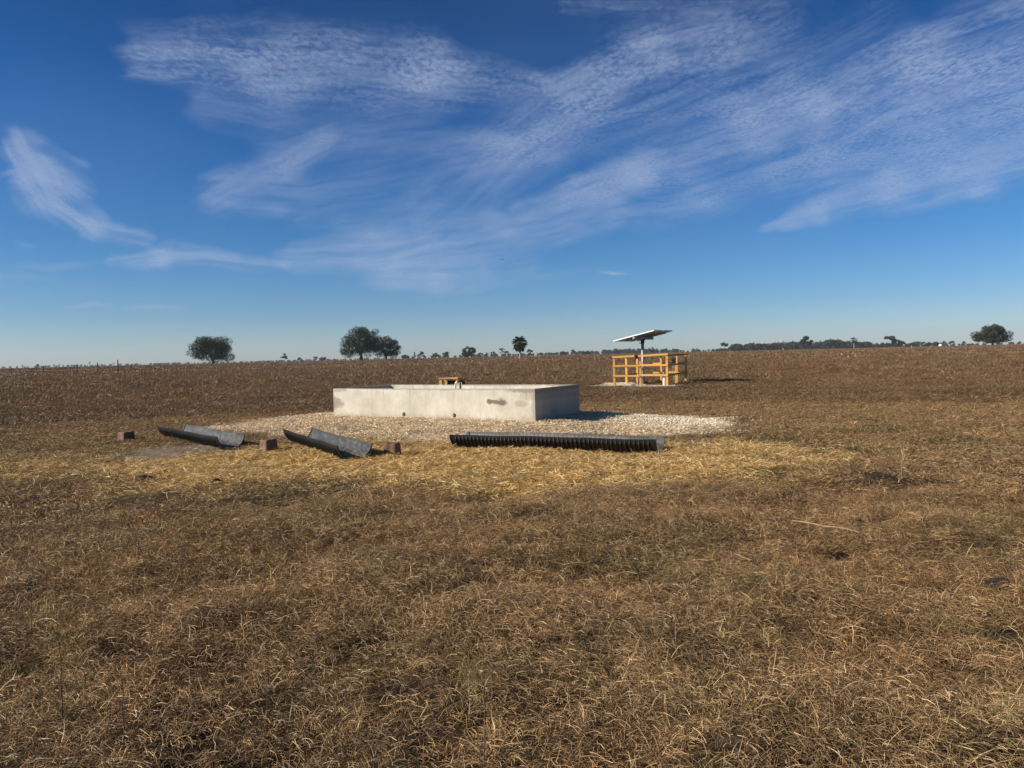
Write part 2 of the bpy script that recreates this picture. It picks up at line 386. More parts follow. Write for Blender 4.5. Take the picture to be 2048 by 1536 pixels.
def tuft_patch(name, size, tufts, per, w, Hr, mat, seed=0, spread=.12, low=True):
    r = np.random.default_rng(seed); n = tufts*per; c = r.uniform(-size/2, size/2, (tufts, 2)); cl = np.repeat(np.arange(tufts), per)
    off = r.normal(0, spread, (n, 2))*r.uniform(.5, 1.5, tufts)[cl][:, None]; H = r.uniform(*Hr, tufts)[cl]*r.uniform(.5, 1.15, n)
    head = np.arctan2(off[:, 1], off[:, 0])+r.normal(0, .8, n); e0 = r.uniform(.25, 1.35, n); e1 = e0-r.uniform(.2, 1.6, n)
    rnd = np.clip(r.random(tufts)[cl]*.65+r.random(n)*.45-.05, 0, 1)
    return proto(name, blades(np.stack([c[cl, 0]+off[:, 0], c[cl, 1]+off[:, 1], np.full(n, -.03)], -1), head, H, e0, e1, w*r.uniform(.6, 1.4, n), 2, r.normal(0, .4, n), rnd), mat)

def fan_points(r0, r1, spacing, half=50, jit=.5):
    s = spacing; g_ = np.arange(-r1*1.3, r1*1.3, s); X, Y = np.meshgrid(g_, np.arange(-2, r1+s, s)); X = X.ravel(); Y = Y.ravel()
    d = np.hypot(X, Y); a = np.degrees(np.arctan2(np.abs(X), Y+1.2*min(1, r0))) ; k = (d >= r0) & (d < r1) & (a < half)
    X = X[k]+RNG.uniform(-jit, jit, k.sum())*s; Y = Y[k]+RNG.uniform(-jit, jit, k.sum())*s
    return X, Y

def intank(x, y, mg=0.05):
    a, b = tanklocal(x, y); return (np.abs(a) < TL/2+mg) & (np.abs(b) < TW/2+mg)

# near matted grass
protos = [matted_patch('matted_grass', .5, 950, .0020, (.045, .14), M_grass, 7, .6, 100+i) for i in range(12)]
X, Y = fan_points(1.6, 9.5, .205)
k = RNG.random(len(X)) > sstep(.15, .7, straw_m(X, Y))*.93
hol = fbm(X/.95, Y/.8, 21, 3); k &= ~((hol < .27) & (RNG.random(len(X)) < .75)) & ((pit_m(X, Y, 1.15) < .45) | (RNG.random(len(X)) < .12))
X, Y = X[k], Y[k]
scatter('dry_grass', np.stack([X, Y, hgt(X, Y)], -1), RNG.uniform(0, 6.28, len(X)), RNG.uniform(.8, 1.2, len(X)), RNG.integers(0, 12, len(X)), protos,
        'matted dead brown grass covering the near pasture', 'grass')
# mid grass
protos = [matted_patch('mid_grass', 1.6, 2700, .0040, (.06, .16), M_grass, 26, .6, 200+i) for i in range(6)]
X, Y = fan_points(9.5, 26, .75)
cov = np.maximum.reduce([straw_m(X, Y), pad_m(X, Y)*1.2, lime_m(X, Y)*1.2, dirt_m(X, Y)*.8])
k = (RNG.random(len(X)) > sstep(.1, .6, cov)) & ~intank(X, Y, .7); X, Y = X[k], Y[k]
scatter('grazed_grass', np.stack([X, Y, hgt(X, Y)], -1), RNG.uniform(0, 6.28, len(X)), RNG.uniform(.75, 1.1, len(X)), RNG.integers(0, 6, len(X)), protos,
        'short grazed brown grass around the concrete tank', 'grass')
protos = [matted_patch('outer_grass', 2.2, 1900, .008, (.08, .20), M_field if i % 4 else M_seed, 34, .4, 300+i) for i in range(6)]
X, Y = fan_points(26, 64, 1.15)
lm = np.maximum.reduce([lime_m(X+dx, Y+dy) for dx, dy in ((0, 0), (.9, 0), (-.9, 0), (0, .9), (0, 1.6), (0, -.9))]); k = (RNG.random(len(X)) > lm*2.5); X, Y = X[k], Y[k]
scatter('outer_grass', np.stack([X, Y, hgt(X, Y)], -1), RNG.uniform(0, 6.28, len(X)), RNG.uniform(.8, 1.2, len(X)), RNG.integers(0, 6, len(X)), protos,
        'reddish brown grass stretching past the timber pen', 'grass')
# taller tussocks in the middle distance
protos = [tuft_patch('tussock', 6, 62, 34, .022, (.10, .38), M_field if i % 3 else M_seed, 400+i, .20) for i in range(6)]
X, Y = fan_points(44, 150, 3.6); k = RNG.random(len(X)) < .35+.65*sstep(45, 75, np.hypot(X, Y)); X, Y = X[k], Y[k]
scatter('tussock_grass', np.stack([X, Y, hgt(X, Y)], -1), RNG.uniform(0, 6.28, len(X)), RNG.uniform(.8, 1.25, len(X)), RNG.integers(0, 6, len(X)), protos,
        'taller tussocks of red brown and pale grass far out', 'grass')
protos = [tuft_patch('far_tussock', 24, 320, 10, .08, (.2, .5), M_field if i % 4 else M_seed, 500+i, .45) for i in range(5)]
X, Y = fan_points(140, 620, 17)
scatter('far_grass', np.stack([X, Y, hgt(X, Y)], -1), RNG.uniform(0, 6.28, len(X)), RNG.uniform(.8, 1.3, len(X)), RNG.integers(0, 5, len(X)), protos,
        'brown grass running to the foot of the distant trees', 'grass')
# olive tufts here and there
protos = [matted_patch('olive_tuft', .8, 420, .003, (.06, .16), M_green, 6, .3, 600+i) for i in range(4)]
X, Y = fan_points(2.5, 20, .8); n_ = fbm(X/2.6, Y/1.6, 81); k = (RNG.random(len(X)) < np.maximum(sstep(.5, .72, n_)*.6, .85*(1-sstep(.5, 1.1, ell(X, Y, 6.5, 14.6, 4.5, 2.2)))) +.03) & ~intank(X, Y, .5) & (pad_m(X, Y) < .4); X, Y = X[k], Y[k]
scatter('green_grass', np.stack([X, Y, hgt(X, Y)], -1), RNG.uniform(0, 6.28, len(X)), RNG.uniform(.7, 1.3, len(X)), RNG.integers(0, 4, len(X)), protos,
        'patches of olive green grass among the brown', 'grass')

# loose straw, chips and limestone as direct meshes
def cover(name, n, box, mask, Lr, w, mat, label, cat, zr=(.0, .035), er=(-.25, .45), seg=2):
    x = RNG.uniform(box[0], box[1], n); y = RNG.uniform(box[2], box[3], n); m = mask(x, y)
    k = (RNG.random(n) < m) & ~intank(x, y, .01); x = x[k]; y = y[k]; n = len(x)
    e0 = RNG.uniform(*er, n); z = hgt(x, y)+RNG.uniform(*zr, n)
    pile = .05*sstep(.3, .7, fbm(x/.32, y/.26, 95, 3))*RNG.random(n)
    V, F, A = blades(np.stack([x, y, z+pile], -1), RNG.uniform(0, 6.28, n), RNG.uniform(*Lr, n), e0, e0-RNG.uniform(-.2, .9, n), w*RNG.uniform(.6, 1.5, n), seg, RNG.normal(0, .6, n), taper=False)
    return tag(np_mesh(name, V, F, A, mat), label, cat, kind='stuff')
cover('straw', 700000, (-11.5, 6.5, 8.6, 16), lambda x, y: (.45+.55*sstep(.33, .62, fbm(x/.32, y/.26, 95, 3)))*straw_m(x, y)**1.2*(1-pad_m(x, y)*.55)*(1-dirt_m(x, y)*.85), (.04, .14), .0042, M_straw, 'golden loose straw spread in front of the concrete tank', 'straw', er=(-.15, .55))
cover('chips', 520000, (TC.x-6.5, TC.x+8, TC.y-6, TC.y+5), lambda x, y: np.clip(pad_m(x, y), 0, 1)*(1-lime_m(x, y)*.8), (.018, .065), .008, M_chip, 'pale chips and short straw on the mound under the tank', 'mulch', er=(-.1, .6))

def stones(name, n, pts, size, mat, label):
    base = np.array([(1, 0, 0), (-1, 0, 0), (0, 1, 0), (0, -1, 0), (0, 0, 1), (0, 0, -1)], float)
    tri = np.array([(4, 0, 2), (4, 2, 1), (4, 1, 3), (4, 3, 0), (5, 2, 0), (5, 1, 2), (5, 3, 1), (5, 0, 3)])
    n = len(pts); s = size[0]+(size[1]-size[0])*RNG.random(n)**2.2
    V = base[None]*RNG.uniform(.5, 1.2, (n, 6, 1)); V[:, :, 2] *= .7; a = RNG.uniform(0, 6.28, n); c, q = np.cos(a), np.sin(a)
    X = V[..., 0]*c[:, None]-V[..., 1]*q[:, None]; Yv = V[..., 0]*q[:, None]+V[..., 1]*c[:, None]
    V = np.stack([X, Yv, V[..., 2]], -1)*s[:, None, None]+pts[:, None]
    F = (np.arange(n)*6)[:, None, None]+tri[None]
    return tag(np_mesh(name, V.reshape(-1, 3), F.reshape(-1, 3), dict(rnd=np.repeat(RNG.random(n), 6), t=np.zeros(n*6)), mat), label, 'gravel', kind='stuff')
m, t, b, o_ = newmat('limestone'); c = ramp(t, attr(t, 'rnd'), [(0, (.36, .30, .21)), (.5, (.66, .58, .43)), (1, (.84, .78, .64))]); t.links.new(c, b.inputs['Base Color']); b.inputs['Roughness'].default_value = .9; M_lime = m
p = at(1330, 841, 0); x = RNG.uniform(p.x-4, p.x+4, 60000); y = RNG.uniform(p.y-4, p.y+4, 60000); k = (RNG.random(60000) < lime_m(x, y)*.8+pad_m(x, y)*.05+.004) & ~intank(x, y); x, y = x[k], y[k]
p2 = at(1270, 768, 0); x2 = RNG.uniform(p2.x-4, p2.x+5, 9000); y2 = RNG.uniform(p2.y-4, p2.y+5, 9000); k = RNG.random(9000) < lime_m(x2, y2)*.9; x = np.append(x, x2[k]); y = np.append(y, y2[k])
stones('gravel', 0, np.stack([x, y, hgt(x, y)+.008], -1), (.009, .042), M_lime, 'white crushed limestone beside the tank and pen')

# ------------------------------------------------------------------ high thin clouds, a sheet 6 km up
BANDS = [  # x0 y0 r0  x1 y1 r1 strength (photo pixels only name the direction of the sky)
 (280,112,42, 560,128,75,.75), (560,128,75, 860,148,72,.62), (860,148,72, 1070,165,30,.60),
 (260,60,18, 520,42,22,.18), (380,200,30, 520,225,60,.35), (440,385,40, 640,285,32,.50), (640,285,32, 1020,275,20,.22), (460,370,40, 560,375,50,.5), (560,300,60, 820,250,60,.24),
 (640,400,50, 980,330,60,.36), (860,430,80, 1060,260,80,.34), (1060,260,80, 1180,190,60,.42), (1120,190,42, 1290,110,55,.58), (1290,110,60, 1440,75,60,.42), (1440,75,55, 1540,15,50,.26), (1130,12,16,1450,22,22,.34),
 (1180,270,45, 1560,130,75,.34), (1480,240,60, 1760,90,75,.36), (1000,360,50,1100,300,50,.28),
 (1060,415,24, 1290,335,36,.85), (1290,335,38, 1500,262,38,.90), (1500,262,38, 1640,215,38,.75), (1640,215,38, 1715,165,34,.85),
 (1060,435,30, 1400,385,50,.50), (1400,385,52, 1640,300,50,.52), (1640,300,45, 1840,190,42,.60), (1840,190,45, 2080,110,55,.62), (1720,190,34, 1860,110,52,.70), (1860,110,58, 2100,30,90,.85),
 (1560,345,45, 1850,255,60,.45), (1850,235,60, 2100,165,70,.46), (1680,340,48, 1880,310,52,.50), (1880,310,58, 2100,250,70,.66),
 (1485,463,6, 1640,424,22,.85), (1640,424,24, 1800,380,38,.85), (1800,378,40, 1960,338,44,.85), (1960,335,46, 2120,285,55,.85), (1560,430,12,1760,360,50,.5),
 (590,512,26, 760,510,50,.72), (760,515,52, 1000,470,48,.66), (1000,470,48, 1210,412,36,.58), (720,582,8, 880,570,22,.55), (880,570,24, 1060,530,24,.42), (800,545,36, 960,535,36,.5),
 (700,450,26, 1000,432,34,.30), (870,575,16,1180,542,8,.24), (840,400,40,860,480,40,.2),
 (35,285,26, 80,365,52,.62), (80,365,52, 190,440,34,.66), (60,285,18, 150,340,28,.4), (190,445,30, 300,468,14,.55),
 (225,515,10, 330,505,24,.85), (330,502,22, 580,525,12,.62), (-20,528,7, 235,522,9,.45), (110,606,5, 250,608,6,.42), (250,608,5, 400,609,5,.42),
 (1175,539,4, 1250,540,5,.6), (-40,545,12, 140,545,8,.2), (-10,352,8,40,335,8,.25), (0,490,5,70,488,5,.3), (220,695,4,330,693,4,.10)]

def clouds():
    U = np.linspace(-.86, .86, 1150); Vv = np.linspace(.018, .60, 520); u, v = np.meshgrid(U, Vv)
    def cn(x, y, seed, o=4): return fbm(x+50, y+50, seed, o)-.5
    wu = u+.03*cn(u*6, v*6, 1)+.020*cn(u*22, v*30, 2)+.028*cn(u*5, v*60, 3); wv = v+.020*cn(u*6, v*6, 4)+.016*cn(u*20, v*34, 5)+.007*cn(u*40, v*60, 6)
    acc = np.zeros_like(u); cw = np.zeros_like(u)
    for i, (x0, y0, r0, x1, y1, r1, s_) in enumerate(BANDS):
        d0 = pdir(x0, y0); d1 = pdir(x1, y1); ax, ay = d0.x/d0.y, d0.z/d0.y; bx, by = d1.x/d1.y-ax, d1.z/d1.y-ay; L = math.hypot(bx, by)
        t = np.clip(((wu-ax)*bx+(wv-ay)*by)/L**2, 0, 1); px = wu-ax-t*bx; py = wv-ay-t*by; d = np.hypot(px, py)
        al_ = ((u-ax)*bx+(v-ay)*by)/L; ac = (-(u-ax)*by+(v-ay)*bx)/L
        wob = .012*cn(al_*14+i, ac*8, 200+i, 3); fib = .6*sstep(.30, .68, fbm(al_*7+i*3.1, (ac+wob)*95+7, 100+i, 4))+.4*sstep(.3, .7, fbm(al_*16+i, (ac+wob)*240, 150, 3))
        rr = (r0+(r1-r0)*t)/FPX*1.5; q = 1-sstep(.10, 1.0, d/rr); w = q*s_*(.30+1.15*fib)
        if r0 <= 8: w *= sstep(-.05, .5, ((wu-ax)*bx+(wv-ay)*by)/L**2)
        if r1 <= 9: w *= 1-sstep(.5, 1.05, ((wu-ax)*bx+(wv-ay)*by)/L**2)
        acc += w; yc = (y0+y1)/2
        cw += w*(.12 if yc > 440 else .22 if (x0+x1)/2 < 260 else .48 if s_ >= .75 and yc > 150 else .40 if (x0+x1)/2 < 1000 and yc > 200 else .90)
    cw = cw/np.maximum(acc, 1e-4)
    acc = 1-np.exp(-acc*1.0)
    gap = fbm(u*9+3, v*22, 8, 4); big = fbm(u*3.2+9, v*7+1, 12, 3)
    dens = acc*(.50+.50*sstep(.30, .62, gap)+.35*acc)*(.75+.5*sstep(.35, .65, big))+.05*sstep(.5, .75, big)*sstep(.08, .2, v)
    dens = np.clip(dens, 0, 1.4); dens = dens/(1+.25*dens**2)*1.1
    Z = 6000.0; P = np.stack([u/v*Z, Z/v, np.full_like(u, Z)], -1).reshape(-1, 3); ny, nx = u.shape
    i, j = np.meshgrid(np.arange(ny-1), np.arange(nx-1), indexing='ij'); b = i*nx+j
    F = np.stack([b, b+1, b+nx+1, b+nx], -1).reshape(-1, 4)
    keep = dens.ravel()[F].max(1) > .004; F = F[keep]
    m = bpy.data.materials.new('thin_cloud'); m.use_nodes = True; t = m.node_tree; t.nodes.clear()
    mp = t.nodes.new('ShaderNodeMapping'); mp.inputs['Scale'].default_value = (1/6000, .60/6000, 0); mp.inputs['Rotation'].default_value = (0, 0, R(10)); t.links.new(wpos(t), mp.inputs[0])
    n1 = noise(mp.outputs[0], 44, 2.5, .55, tree=t, dist=.3); 
    cells = maprange(n1, .32, .66, tree=t); n2 = noise(mp.outputs[0], 120, 2, .6, tree=t)
    cvar = maprange(noise(mp.outputs[0], 5, 3, .6, tree=t), .3, .7, tree=t); cwt = attr(t, 'cellw'); f = mth('SUBTRACT', 1.0, mth('MULTIPLY', cwt, mth('MULTIPLY', mth('SUBTRACT', 1.0, cells, tree=t), mth('MULTIPLY_ADD', cvar, .55, .22, tree=t), tree=t), tree=t), tree=t)
    f = mth('MULTIPLY', f, mth('MULTIPLY_ADD', n2, .5, .75, tree=t), tree=t)
    al = mth('MINIMUM', mth('MULTIPLY', mth('MULTIPLY', attr(t, 'dens'), f, tree=t), .60, tree=t), .80, tree=t)
    tl = t.nodes.new('ShaderNodeBsdfTranslucent'); tl.inputs[0].default_value = (.40, .51, .71, 1); tp = t.nodes.new('ShaderNodeBsdfTransparent'); mx = t.nodes.new('ShaderNodeMixShader'); o = t.nodes.new('ShaderNodeOutputMaterial')
    t.links.new(al, mx.inputs[0]); t.links.new(tp.outputs[0], mx.inputs[1]); t.links.new(tl.outputs[0], mx.inputs[2]); t.links.new(mx.outputs[0], o.inputs[0])
    tag(np_mesh('clouds', P, F, dict(dens=dens, cellw=cw), m), 'thin streaks and ripples of high white cloud', 'clouds', kind='stuff')
clouds()

# ------------------------------------------------------------------ concrete tank
m, t, b, o_ = newmat('weathered_concrete'); O = objc(t)
n1 = noise(O, 1.6, 6, .62, tree=t); n2 = noise(O, 11, 6, .7, tree=t); n3 = noise(O, 60, 4, .7, tree=t)
c = ramp(t, n1, [(.3, (.42, .40, .34)), (.5, (.55, .53, .46)), (.68, (.64, .62, .545))])
c = mixc(maprange(n2, .35, .75, 0, .35, tree=t), c, (.42, .39, .32), tree=t)
mpv = t.nodes.new('ShaderNodeMapping'); mpv.inputs['Scale'].default_value = (9, 9, .7); t.links.new(O, mpv.inputs[0])
c = mixc(maprange(noise(mpv.outputs[0], 1.0, 4, .6, tree=t), .52, .75, 0, .35, tree=t), c, (.40, .365, .30), tree=t)
sx_ = t.nodes.new('ShaderNodeSeparateXYZ'); t.links.new(O, sx_.inputs[0])
def blob(cx, cz, rx, rz_, col, s, nz=.5, ns=7):
    global c
    dx = mth('DIVIDE', mth('SUBTRACT', sx_.outputs[0], cx, tree=t), rx, tree=t); dz = mth('DIVIDE', mth('SUBTRACT', sx_.outputs[2], cz, tree=t), rz_, tree=t)
    r_ = mth('SQRT', mth('ADD', mth('MULTIPLY', dx, dx, tree=t), mth('MULTIPLY', dz, dz, tree=t), tree=t), tree=t)
    r_ = mth('ADD', r_, mth('MULTIPLY', mth('SUBTRACT', noise(O, ns, 4, .6, tree=t), .5, tree=t), nz*2, tree=t), tree=t)
    c = mixc(maprange(r_, 1.15, .55, 0, s, tree=t), c, col, tree=t)
def wallx(px): return (px-668)/(1071-668)        # rough share along the front
hx = TL/2
def sxp(px):                              # perspective-correct place along the front face
    d = pdir(px, 800); # intersect with the front face line
    M_ = Matrix(((d.x, -tu.x), (d.y, -tu.y))); r = M_.inverted() @ Vector((TFL.x, TFL.y)); return r[1]-hx
STAIN = (.17, .125, .095)
blob(sxp(979), .50, .09, .075, STAIN, .95, .5, 11); blob(sxp(990), .49, .17, .055, STAIN, .9, .6, 12); blob(sxp(1004), .47, .16, .085, STAIN, .95, .55, 10); blob(sxp(1001), .56, .07, .04, STAIN, .5, .5)
blob(sxp(1042), .46, .24, .09, (.30, .24, .19), .55, .5); blob(sxp(1000), .33, .12, .10, (.36, .30, .24), .3, .6)
blob(-hx, .40, .42, .2, (.23, .19, .16), .75, .6); blob(-hx, .76, .5, .07, (.26, .22, .18), .55, .6); blob(hx, .77, .75, .09, (.20, .16, .13), .75, .6); blob(hx-.1, .62, .35, .12, (.34, .29, .24), .5, .6)
blob(hx, .4, .10, .5, (.25, .21, .18), .55, .5); blob(-hx, .4, .05, .5, (.28, .24, .2), .5, .5); blob(.5, .80, 3.2, .035, (.26, .23, .19), .65, .9); blob(.3, .0, 3.4, .07, (.30, .24, .16), .6, .9, 9); blob(-1.6, .01, 2.2, .05, (.33, .28, .21), .5, .8)
c = mixc(maprange(noise(O, 38, 2, .5, tree=t), .70, .76, 0, .6, tree=t), c, (.12, .10, .09), tree=t)
for jx in (-1.75, .0, 1.62):
    dj = mth('ABSOLUTE', mth('SUBTRACT', sx_.outputs[0], jx, tree=t), tree=t); c = mixc(maprange(dj, .012, .004, 0, .45, tree=t), c, (.30, .275, .23), tree=t)
spl = mth('ADD', sx_.outputs[2], mth('MULTIPLY', noise(O, 5, 5, .7, tree=t), -.34, tree=t), tree=t)
c = mixc(maprange(spl, .02, -.14, 0, .75, tree=t), c, (.36, .29, .20), tree=t)
mpd = t.nodes.new('ShaderNodeMapping'); mpd.inputs['Scale'].default_value = (14, 14, .5); t.links.new(O, mpd.inputs[0])
drip = mth('MULTIPLY', maprange(noise(mpd.outputs[0], 1, 3, .7, tree=t), .54, .72, tree=t), maprange(sx_.outputs[2], .35, .8, tree=t), tree=t)
c = mixc(mth('MULTIPLY', drip, .5, tree=t), c, (.25, .22, .18), tree=t)
t.links.new(c, b.inputs['Base Color']); b.inputs['Roughness'].default_value = .9; b.inputs['Specular IOR Level'].default_value = .2
bump(t, b, mth('ADD', n2, mth('MULTIPLY', n3, .4, tree=t), tree=t), .35, .01); M_conc = m
tank = empty('water_tank', (TC.x, TC.y, PADZ-.01), TANG, 'long open rectangular tank of pale stained concrete on the low mound', 'water tank')
wt = .125
def tapered_wall(mb, a, b_, nrm):        # wall slab from a to b along the edge, thickness inward
    pass
mb = MB()
X0, X1, Y0, Y1 = -TL/2, TL/2, -TW/2, TW/2
def ring(ins, z): return [(X0+ins, Y0+ins, z), (X1-ins, Y0+ins, z), (X1-ins, Y1-ins, z), (X0+ins, Y1-ins, z)]
rings = [ring(0, -.2), ring(0, TH-.012), ring(.012, TH), ring(wt-.012, TH), ring(wt, TH-.012), ring(wt+.03, .10)]
vs = [p for r_ in rings for p in r_]; fs = []
for i in range(5):
    for k in range(4): fs.append((i*4+k, i*4+(k+1) % 4, (i+1)*4+(k+1) % 4, (i+1)*4+k))
fs.append((20, 21, 22, 23)); mb.add(vs, fs)
mb.build('basin', M_conc, tank)
M_hole = simple('dark_plug', (.03, .026, .024), .8, .3); M_dark = simple('dark_rust', (.07, .055, .045), .8, .3)
for px in (807, 908):
    s_ = sxp(px); mb = MB(); n = 16
    # recessed plug: ring standing 4 mm proud with a dark disc in it
    mb.tube([(s_, Y0-.004, .145), (s_, Y0+.01, .145)], .052, n); pl = mb.build('drain_plug', M_dark, tank)
    mb = MB(); mb.tube([(s_+.008, Y0-.008, .148), (s_+.008, Y0+.0, .148)], .038, n); mb.build('plug_socket', M_hole, pl)
    mb = MB(); mb.box((s_-.012, Y0-.011, .150), (.03, .006, .012)); mb.build('pull_tab', M_conc, pl)

# inlet pipe
M_pvc = simple('white_pvc', (.78, .78, .76), .35, .05, 5, bmp=0); M_grey = simple('grey_metal', (.20, .21, .22), .4, .2, 9, metal=.6, bmp=0); M_galv = simple('galvanised_steel', (.30, .31, .32), .5, .15, 14, metal=.4)
M_black = simple('black_plastic', (.018, .018, .02), .45, .3, 9, bmp=.05)
b0 = TFL+tu*(sxp(897)+hx)+tv*.45
pip = empty('inlet_pipe', (b0.x, b0.y, PADZ), TANG, 'white and grey bent water inlet pipe rising inside the concrete tank', 'pipe')
def arch(x0, x1, z0, z1, y=0, n=9):
    pts = [(x0, y, z0)]; r_ = (x1-x0)/2
    for i in range(n+1):
        a = math.pi-math.pi*i/n; pts.append((x0+r_+r_*math.cos(a), y, z1-r_+r_*math.sin(a)))
    pts.append((x1, y, z0)); return pts
mb = MB(); mb.tube([(-.09, 0, .10), (-.09, 0, .87), (-.075, 0, .925), (-.03, 0, .95), (.0, 0, .955)], .022, 10); mb.build('riser', M_pvc, pip, True)
mb = MB(); mb.tube([(.0, 0, .955), (.03, .0, .96), (.055, 0, .94), (.06, 0, .88), (.062, .0, .45)], .026, 10); mb.build('hose', M_grey, pip, True)
mb = MB(); mb.tube([(-.02, 0, .955), (.05, 0, .958)], .034, 10); mb.tube([(.02, 0, .95), (.02, 0, 1.0)], .016, 8); mb.build('valve', M_black, pip, True)
mb = MB(); mb.tube([(.092, .01, .93), (.096, 0, .45)], .012, 8); mb.build('drop_tube', M_pvc, pip, True)

# timber box behind the tank
def woodmat(name, c0, c1, c2):
    m, t, b, o_ = newmat(name); O = objc(t); mp = t.nodes.new('ShaderNodeMapping'); mp.inputs['Scale'].default_value = (3, 3, 14); t.links.new(O, mp.inputs[0])
    n = noise(mp.outputs[0], 4, 5, .6, tree=t, dist=1.5); c = ramp(t, n, [(.3, c0), (.5, c1), (.7, c2)])
    c = mixc(maprange(noise(O, 6, 2, .5, tree=t), .66, .74, 0, .7, tree=t), c, tuple(v*.35 for v in c0), tree=t)
    rn = t.nodes.new('ShaderNodeObjectInfo').outputs['Random']; c = vmth('SCALE', c, s=maprange(rn, 0, 1, .74, 1.12, tree=t, kind='LINEAR'), tree=t)
    t.links.new(c, b.inputs['Base Color']); b.inputs['Roughness'].default_value = .75; bump(t, b, n, .2); return m
M_pine = woodmat('new_pine', (.48, .23, .05), (.68, .36, .08), (.82, .49, .14)); M_ply = woodmat('weathered_board', (.30, .18, .12), (.44, .28, .19), (.55, .40, .27))
bx_ = far(903, 24.2); ob = empty('timber_box', (bx_[0], bx_[1], hz(*bx_)), R(-14), 'small timber box with a board top standing behind the tank', 'box')
w_, d_, h_ = .66, .62, 1.04; zb = hz(*bx_)
for sx in (-1, 1):
    for sy in (-1, 1): MB().box((sx*(w_/2-.045), sy*(d_/2-.045), h_/2-.02), (.09, .09, h_-.05), jit=.002).build('post', M_pine, ob, bevel=.004)
MB().box((-.16, 0, h_), (.40, d_+.06, .045), jit=.004).build('top_board', M_ply, ob, bevel=.004); MB().box((.17, 0, h_+.004), (.25, d_+.04, .05), jit=.004).build('top_board', M_pine, ob, bevel=.004)
M_dkbd = simple('shaded_board', (.06, .05, .045), .8)  # shade put into the board colour, near black
MB().box((0, d_/2-.02, h_/2-.03), (w_-.1, .02, h_-.1)).build('back_board', M_dkbd, ob); MB().box((w_/2+.004, 0, h_/2-.06), (.02, d_-.02, h_-.14)).build('side_board', M_dkbd, ob)
MB().box((-.05, .02, h_/2-.1), (.40, .34, h_-.35)).build('pump_housing', M_black, ob, bevel=.02)

# ------------------------------------------------------------------ corrugated half pipes
m, t, b, o_ = newmat('dusty_inner_plastic'); O = objc(t); mp = t.nodes.new('ShaderNodeMapping'); mp.inputs['Scale'].default_value = (2.2, 5, 5); t.links.new(O, mp.inputs[0])
n1 = noise(mp.outputs[0], 2.2, 5, .68, tree=t, dist=.8); n2 = noise(O, 26, 3, .6, tree=t)
c = ramp(t, n1, [(.3, (.016, .016, .016)), (.5, (.045, .045, .043)), (.68, (.13, .126, .115))]); c = mixc(maprange(n2, .52, .78, 0, .4, tree=t), c, (.12, .115, .10), tree=t)
t.links.new(c, b.inputs['Base Color']); b.inputs['Roughness'].default_value = .5; bump(t, b, n2, .15); M_inner = m
m, t, b, o_ = newmat('black_corrugated_plastic'); O = objc(t); n2 = noise(O, 14, 4, .6, tree=t)
c = ramp(t, n2, [(.3, (.004, .004, .004)), (.62, (.008, .008, .008)), (.85, (.035, .031, .027))]); t.links.new(c, b.inputs['Base Color']); b.inputs['Roughness'].default_value = .55; M_shell = m
def half_pipe(pL, pR, label, seed, smooth_end=.16, rise=0.0, mouth=0.0, twist=0):
    """trough from pL to pR along local x (pR end at +x)"""
    r = random.Random(seed); pL, pR = Vector(pL), Vector(pR); ax = pR-pL; L = ax.length; mid = (pL+pR)/2
    ob = empty('half_pipe', (mid.x, mid.y, 0), math.atan2(ax.y, ax.x), label, 'half pipe', 'split corrugated pipes used as feed troughs')
    pitch = .080; S_ = []; x = -L/2
    S_.append((x, .300)); S_.append((x+smooth_end*.7, .268)); x += smooth_end*.7
    while x < L/2-.13:
        S_ += [(x, .298), (x+.008, .320), (x+.028, .320), (x+.036, .298)]; x += pitch
    S_ += [(x, .300), (L/2, .300)]
    A0, A1, n = R(-84), R(84), 24
    cz = .335
    def pt(x, a, rr):
        f = (x/L+.5); wav = .006*math.sin(x*2.1+seed)+.004*math.sin(x*5.3+seed*2)
        lip = float(sstep(73, 79, abs(math.degrees(a)))); rr = rr*(1-lip)+min(rr, .300)*lip
        spread = 1+.05*math.sin(x*1.3+seed)
        gz = (1-f)*pL.z+f*pR.z
        # rim height wanders a little, belly follows the ground
        y = math.sin(a)*rr*spread; z = cz-math.cos(a)*rr + wav*abs(math.sin(a)) - .035
        if mouth and x > L/2-mouth and a < 0:       # near side cut lower at one end
            pass
        return (x, y, z+gz)
    vs = [pt(x, A0+(A1-A0)*k/n, rr) for x, rr in S_ for k in range(n+1)]; m1 = n+1; Ns = len(S_)
    ri = .284; nI = len(S_)
    vi = [pt(x, A0+(A1-A0)*k/n, ri+.001*math.sin(x/pitch*6.283)) for x, rr in S_ for k in range(n+1)]
    outer = MB(); fs = [(i*m1+k, i*m1+k+1, (i+1)*m1+k+1, (i+1)*m1+k) for i in range(Ns-1) for k in range(n)]
    off = Ns*m1; rim = []
    for i in range(Ns-1):
        rim += [(i*m1, (i+1)*m1, off+(i+1)*m1, off+i*m1), (i*m1+n, off+i*m1+n, off+(i+1)*m1+n, (i+1)*m1+n)]
    for k in range(n):
        rim += [(k, off+k, off+k+1, k+1), ((Ns-1)*m1+k, (Ns-1)*m1+k+1, off+(Ns-1)*m1+k+1, off+(Ns-1)*m1+k)]
    outer.add(vs+vi, fs+rim); outer.build('corrugated_shell', M_shell, ob)
    inner = MB(); inner.add([(p[0], p[1]*.995, p[2]+.002) for p in vi], [(i*m1+k, (i+1)*m1+k, (i+1)*m1+k+1, i*m1+k+1) for i in range(Ns-1) for k in range(n)]); inner.build('inner_wall', M_inner, ob, True)
    return ob
def gp3(px, py): p = gpt(px, py); return p
def trough_pts(a, b_):
    return [gp3(*a), gp3(*b_)]
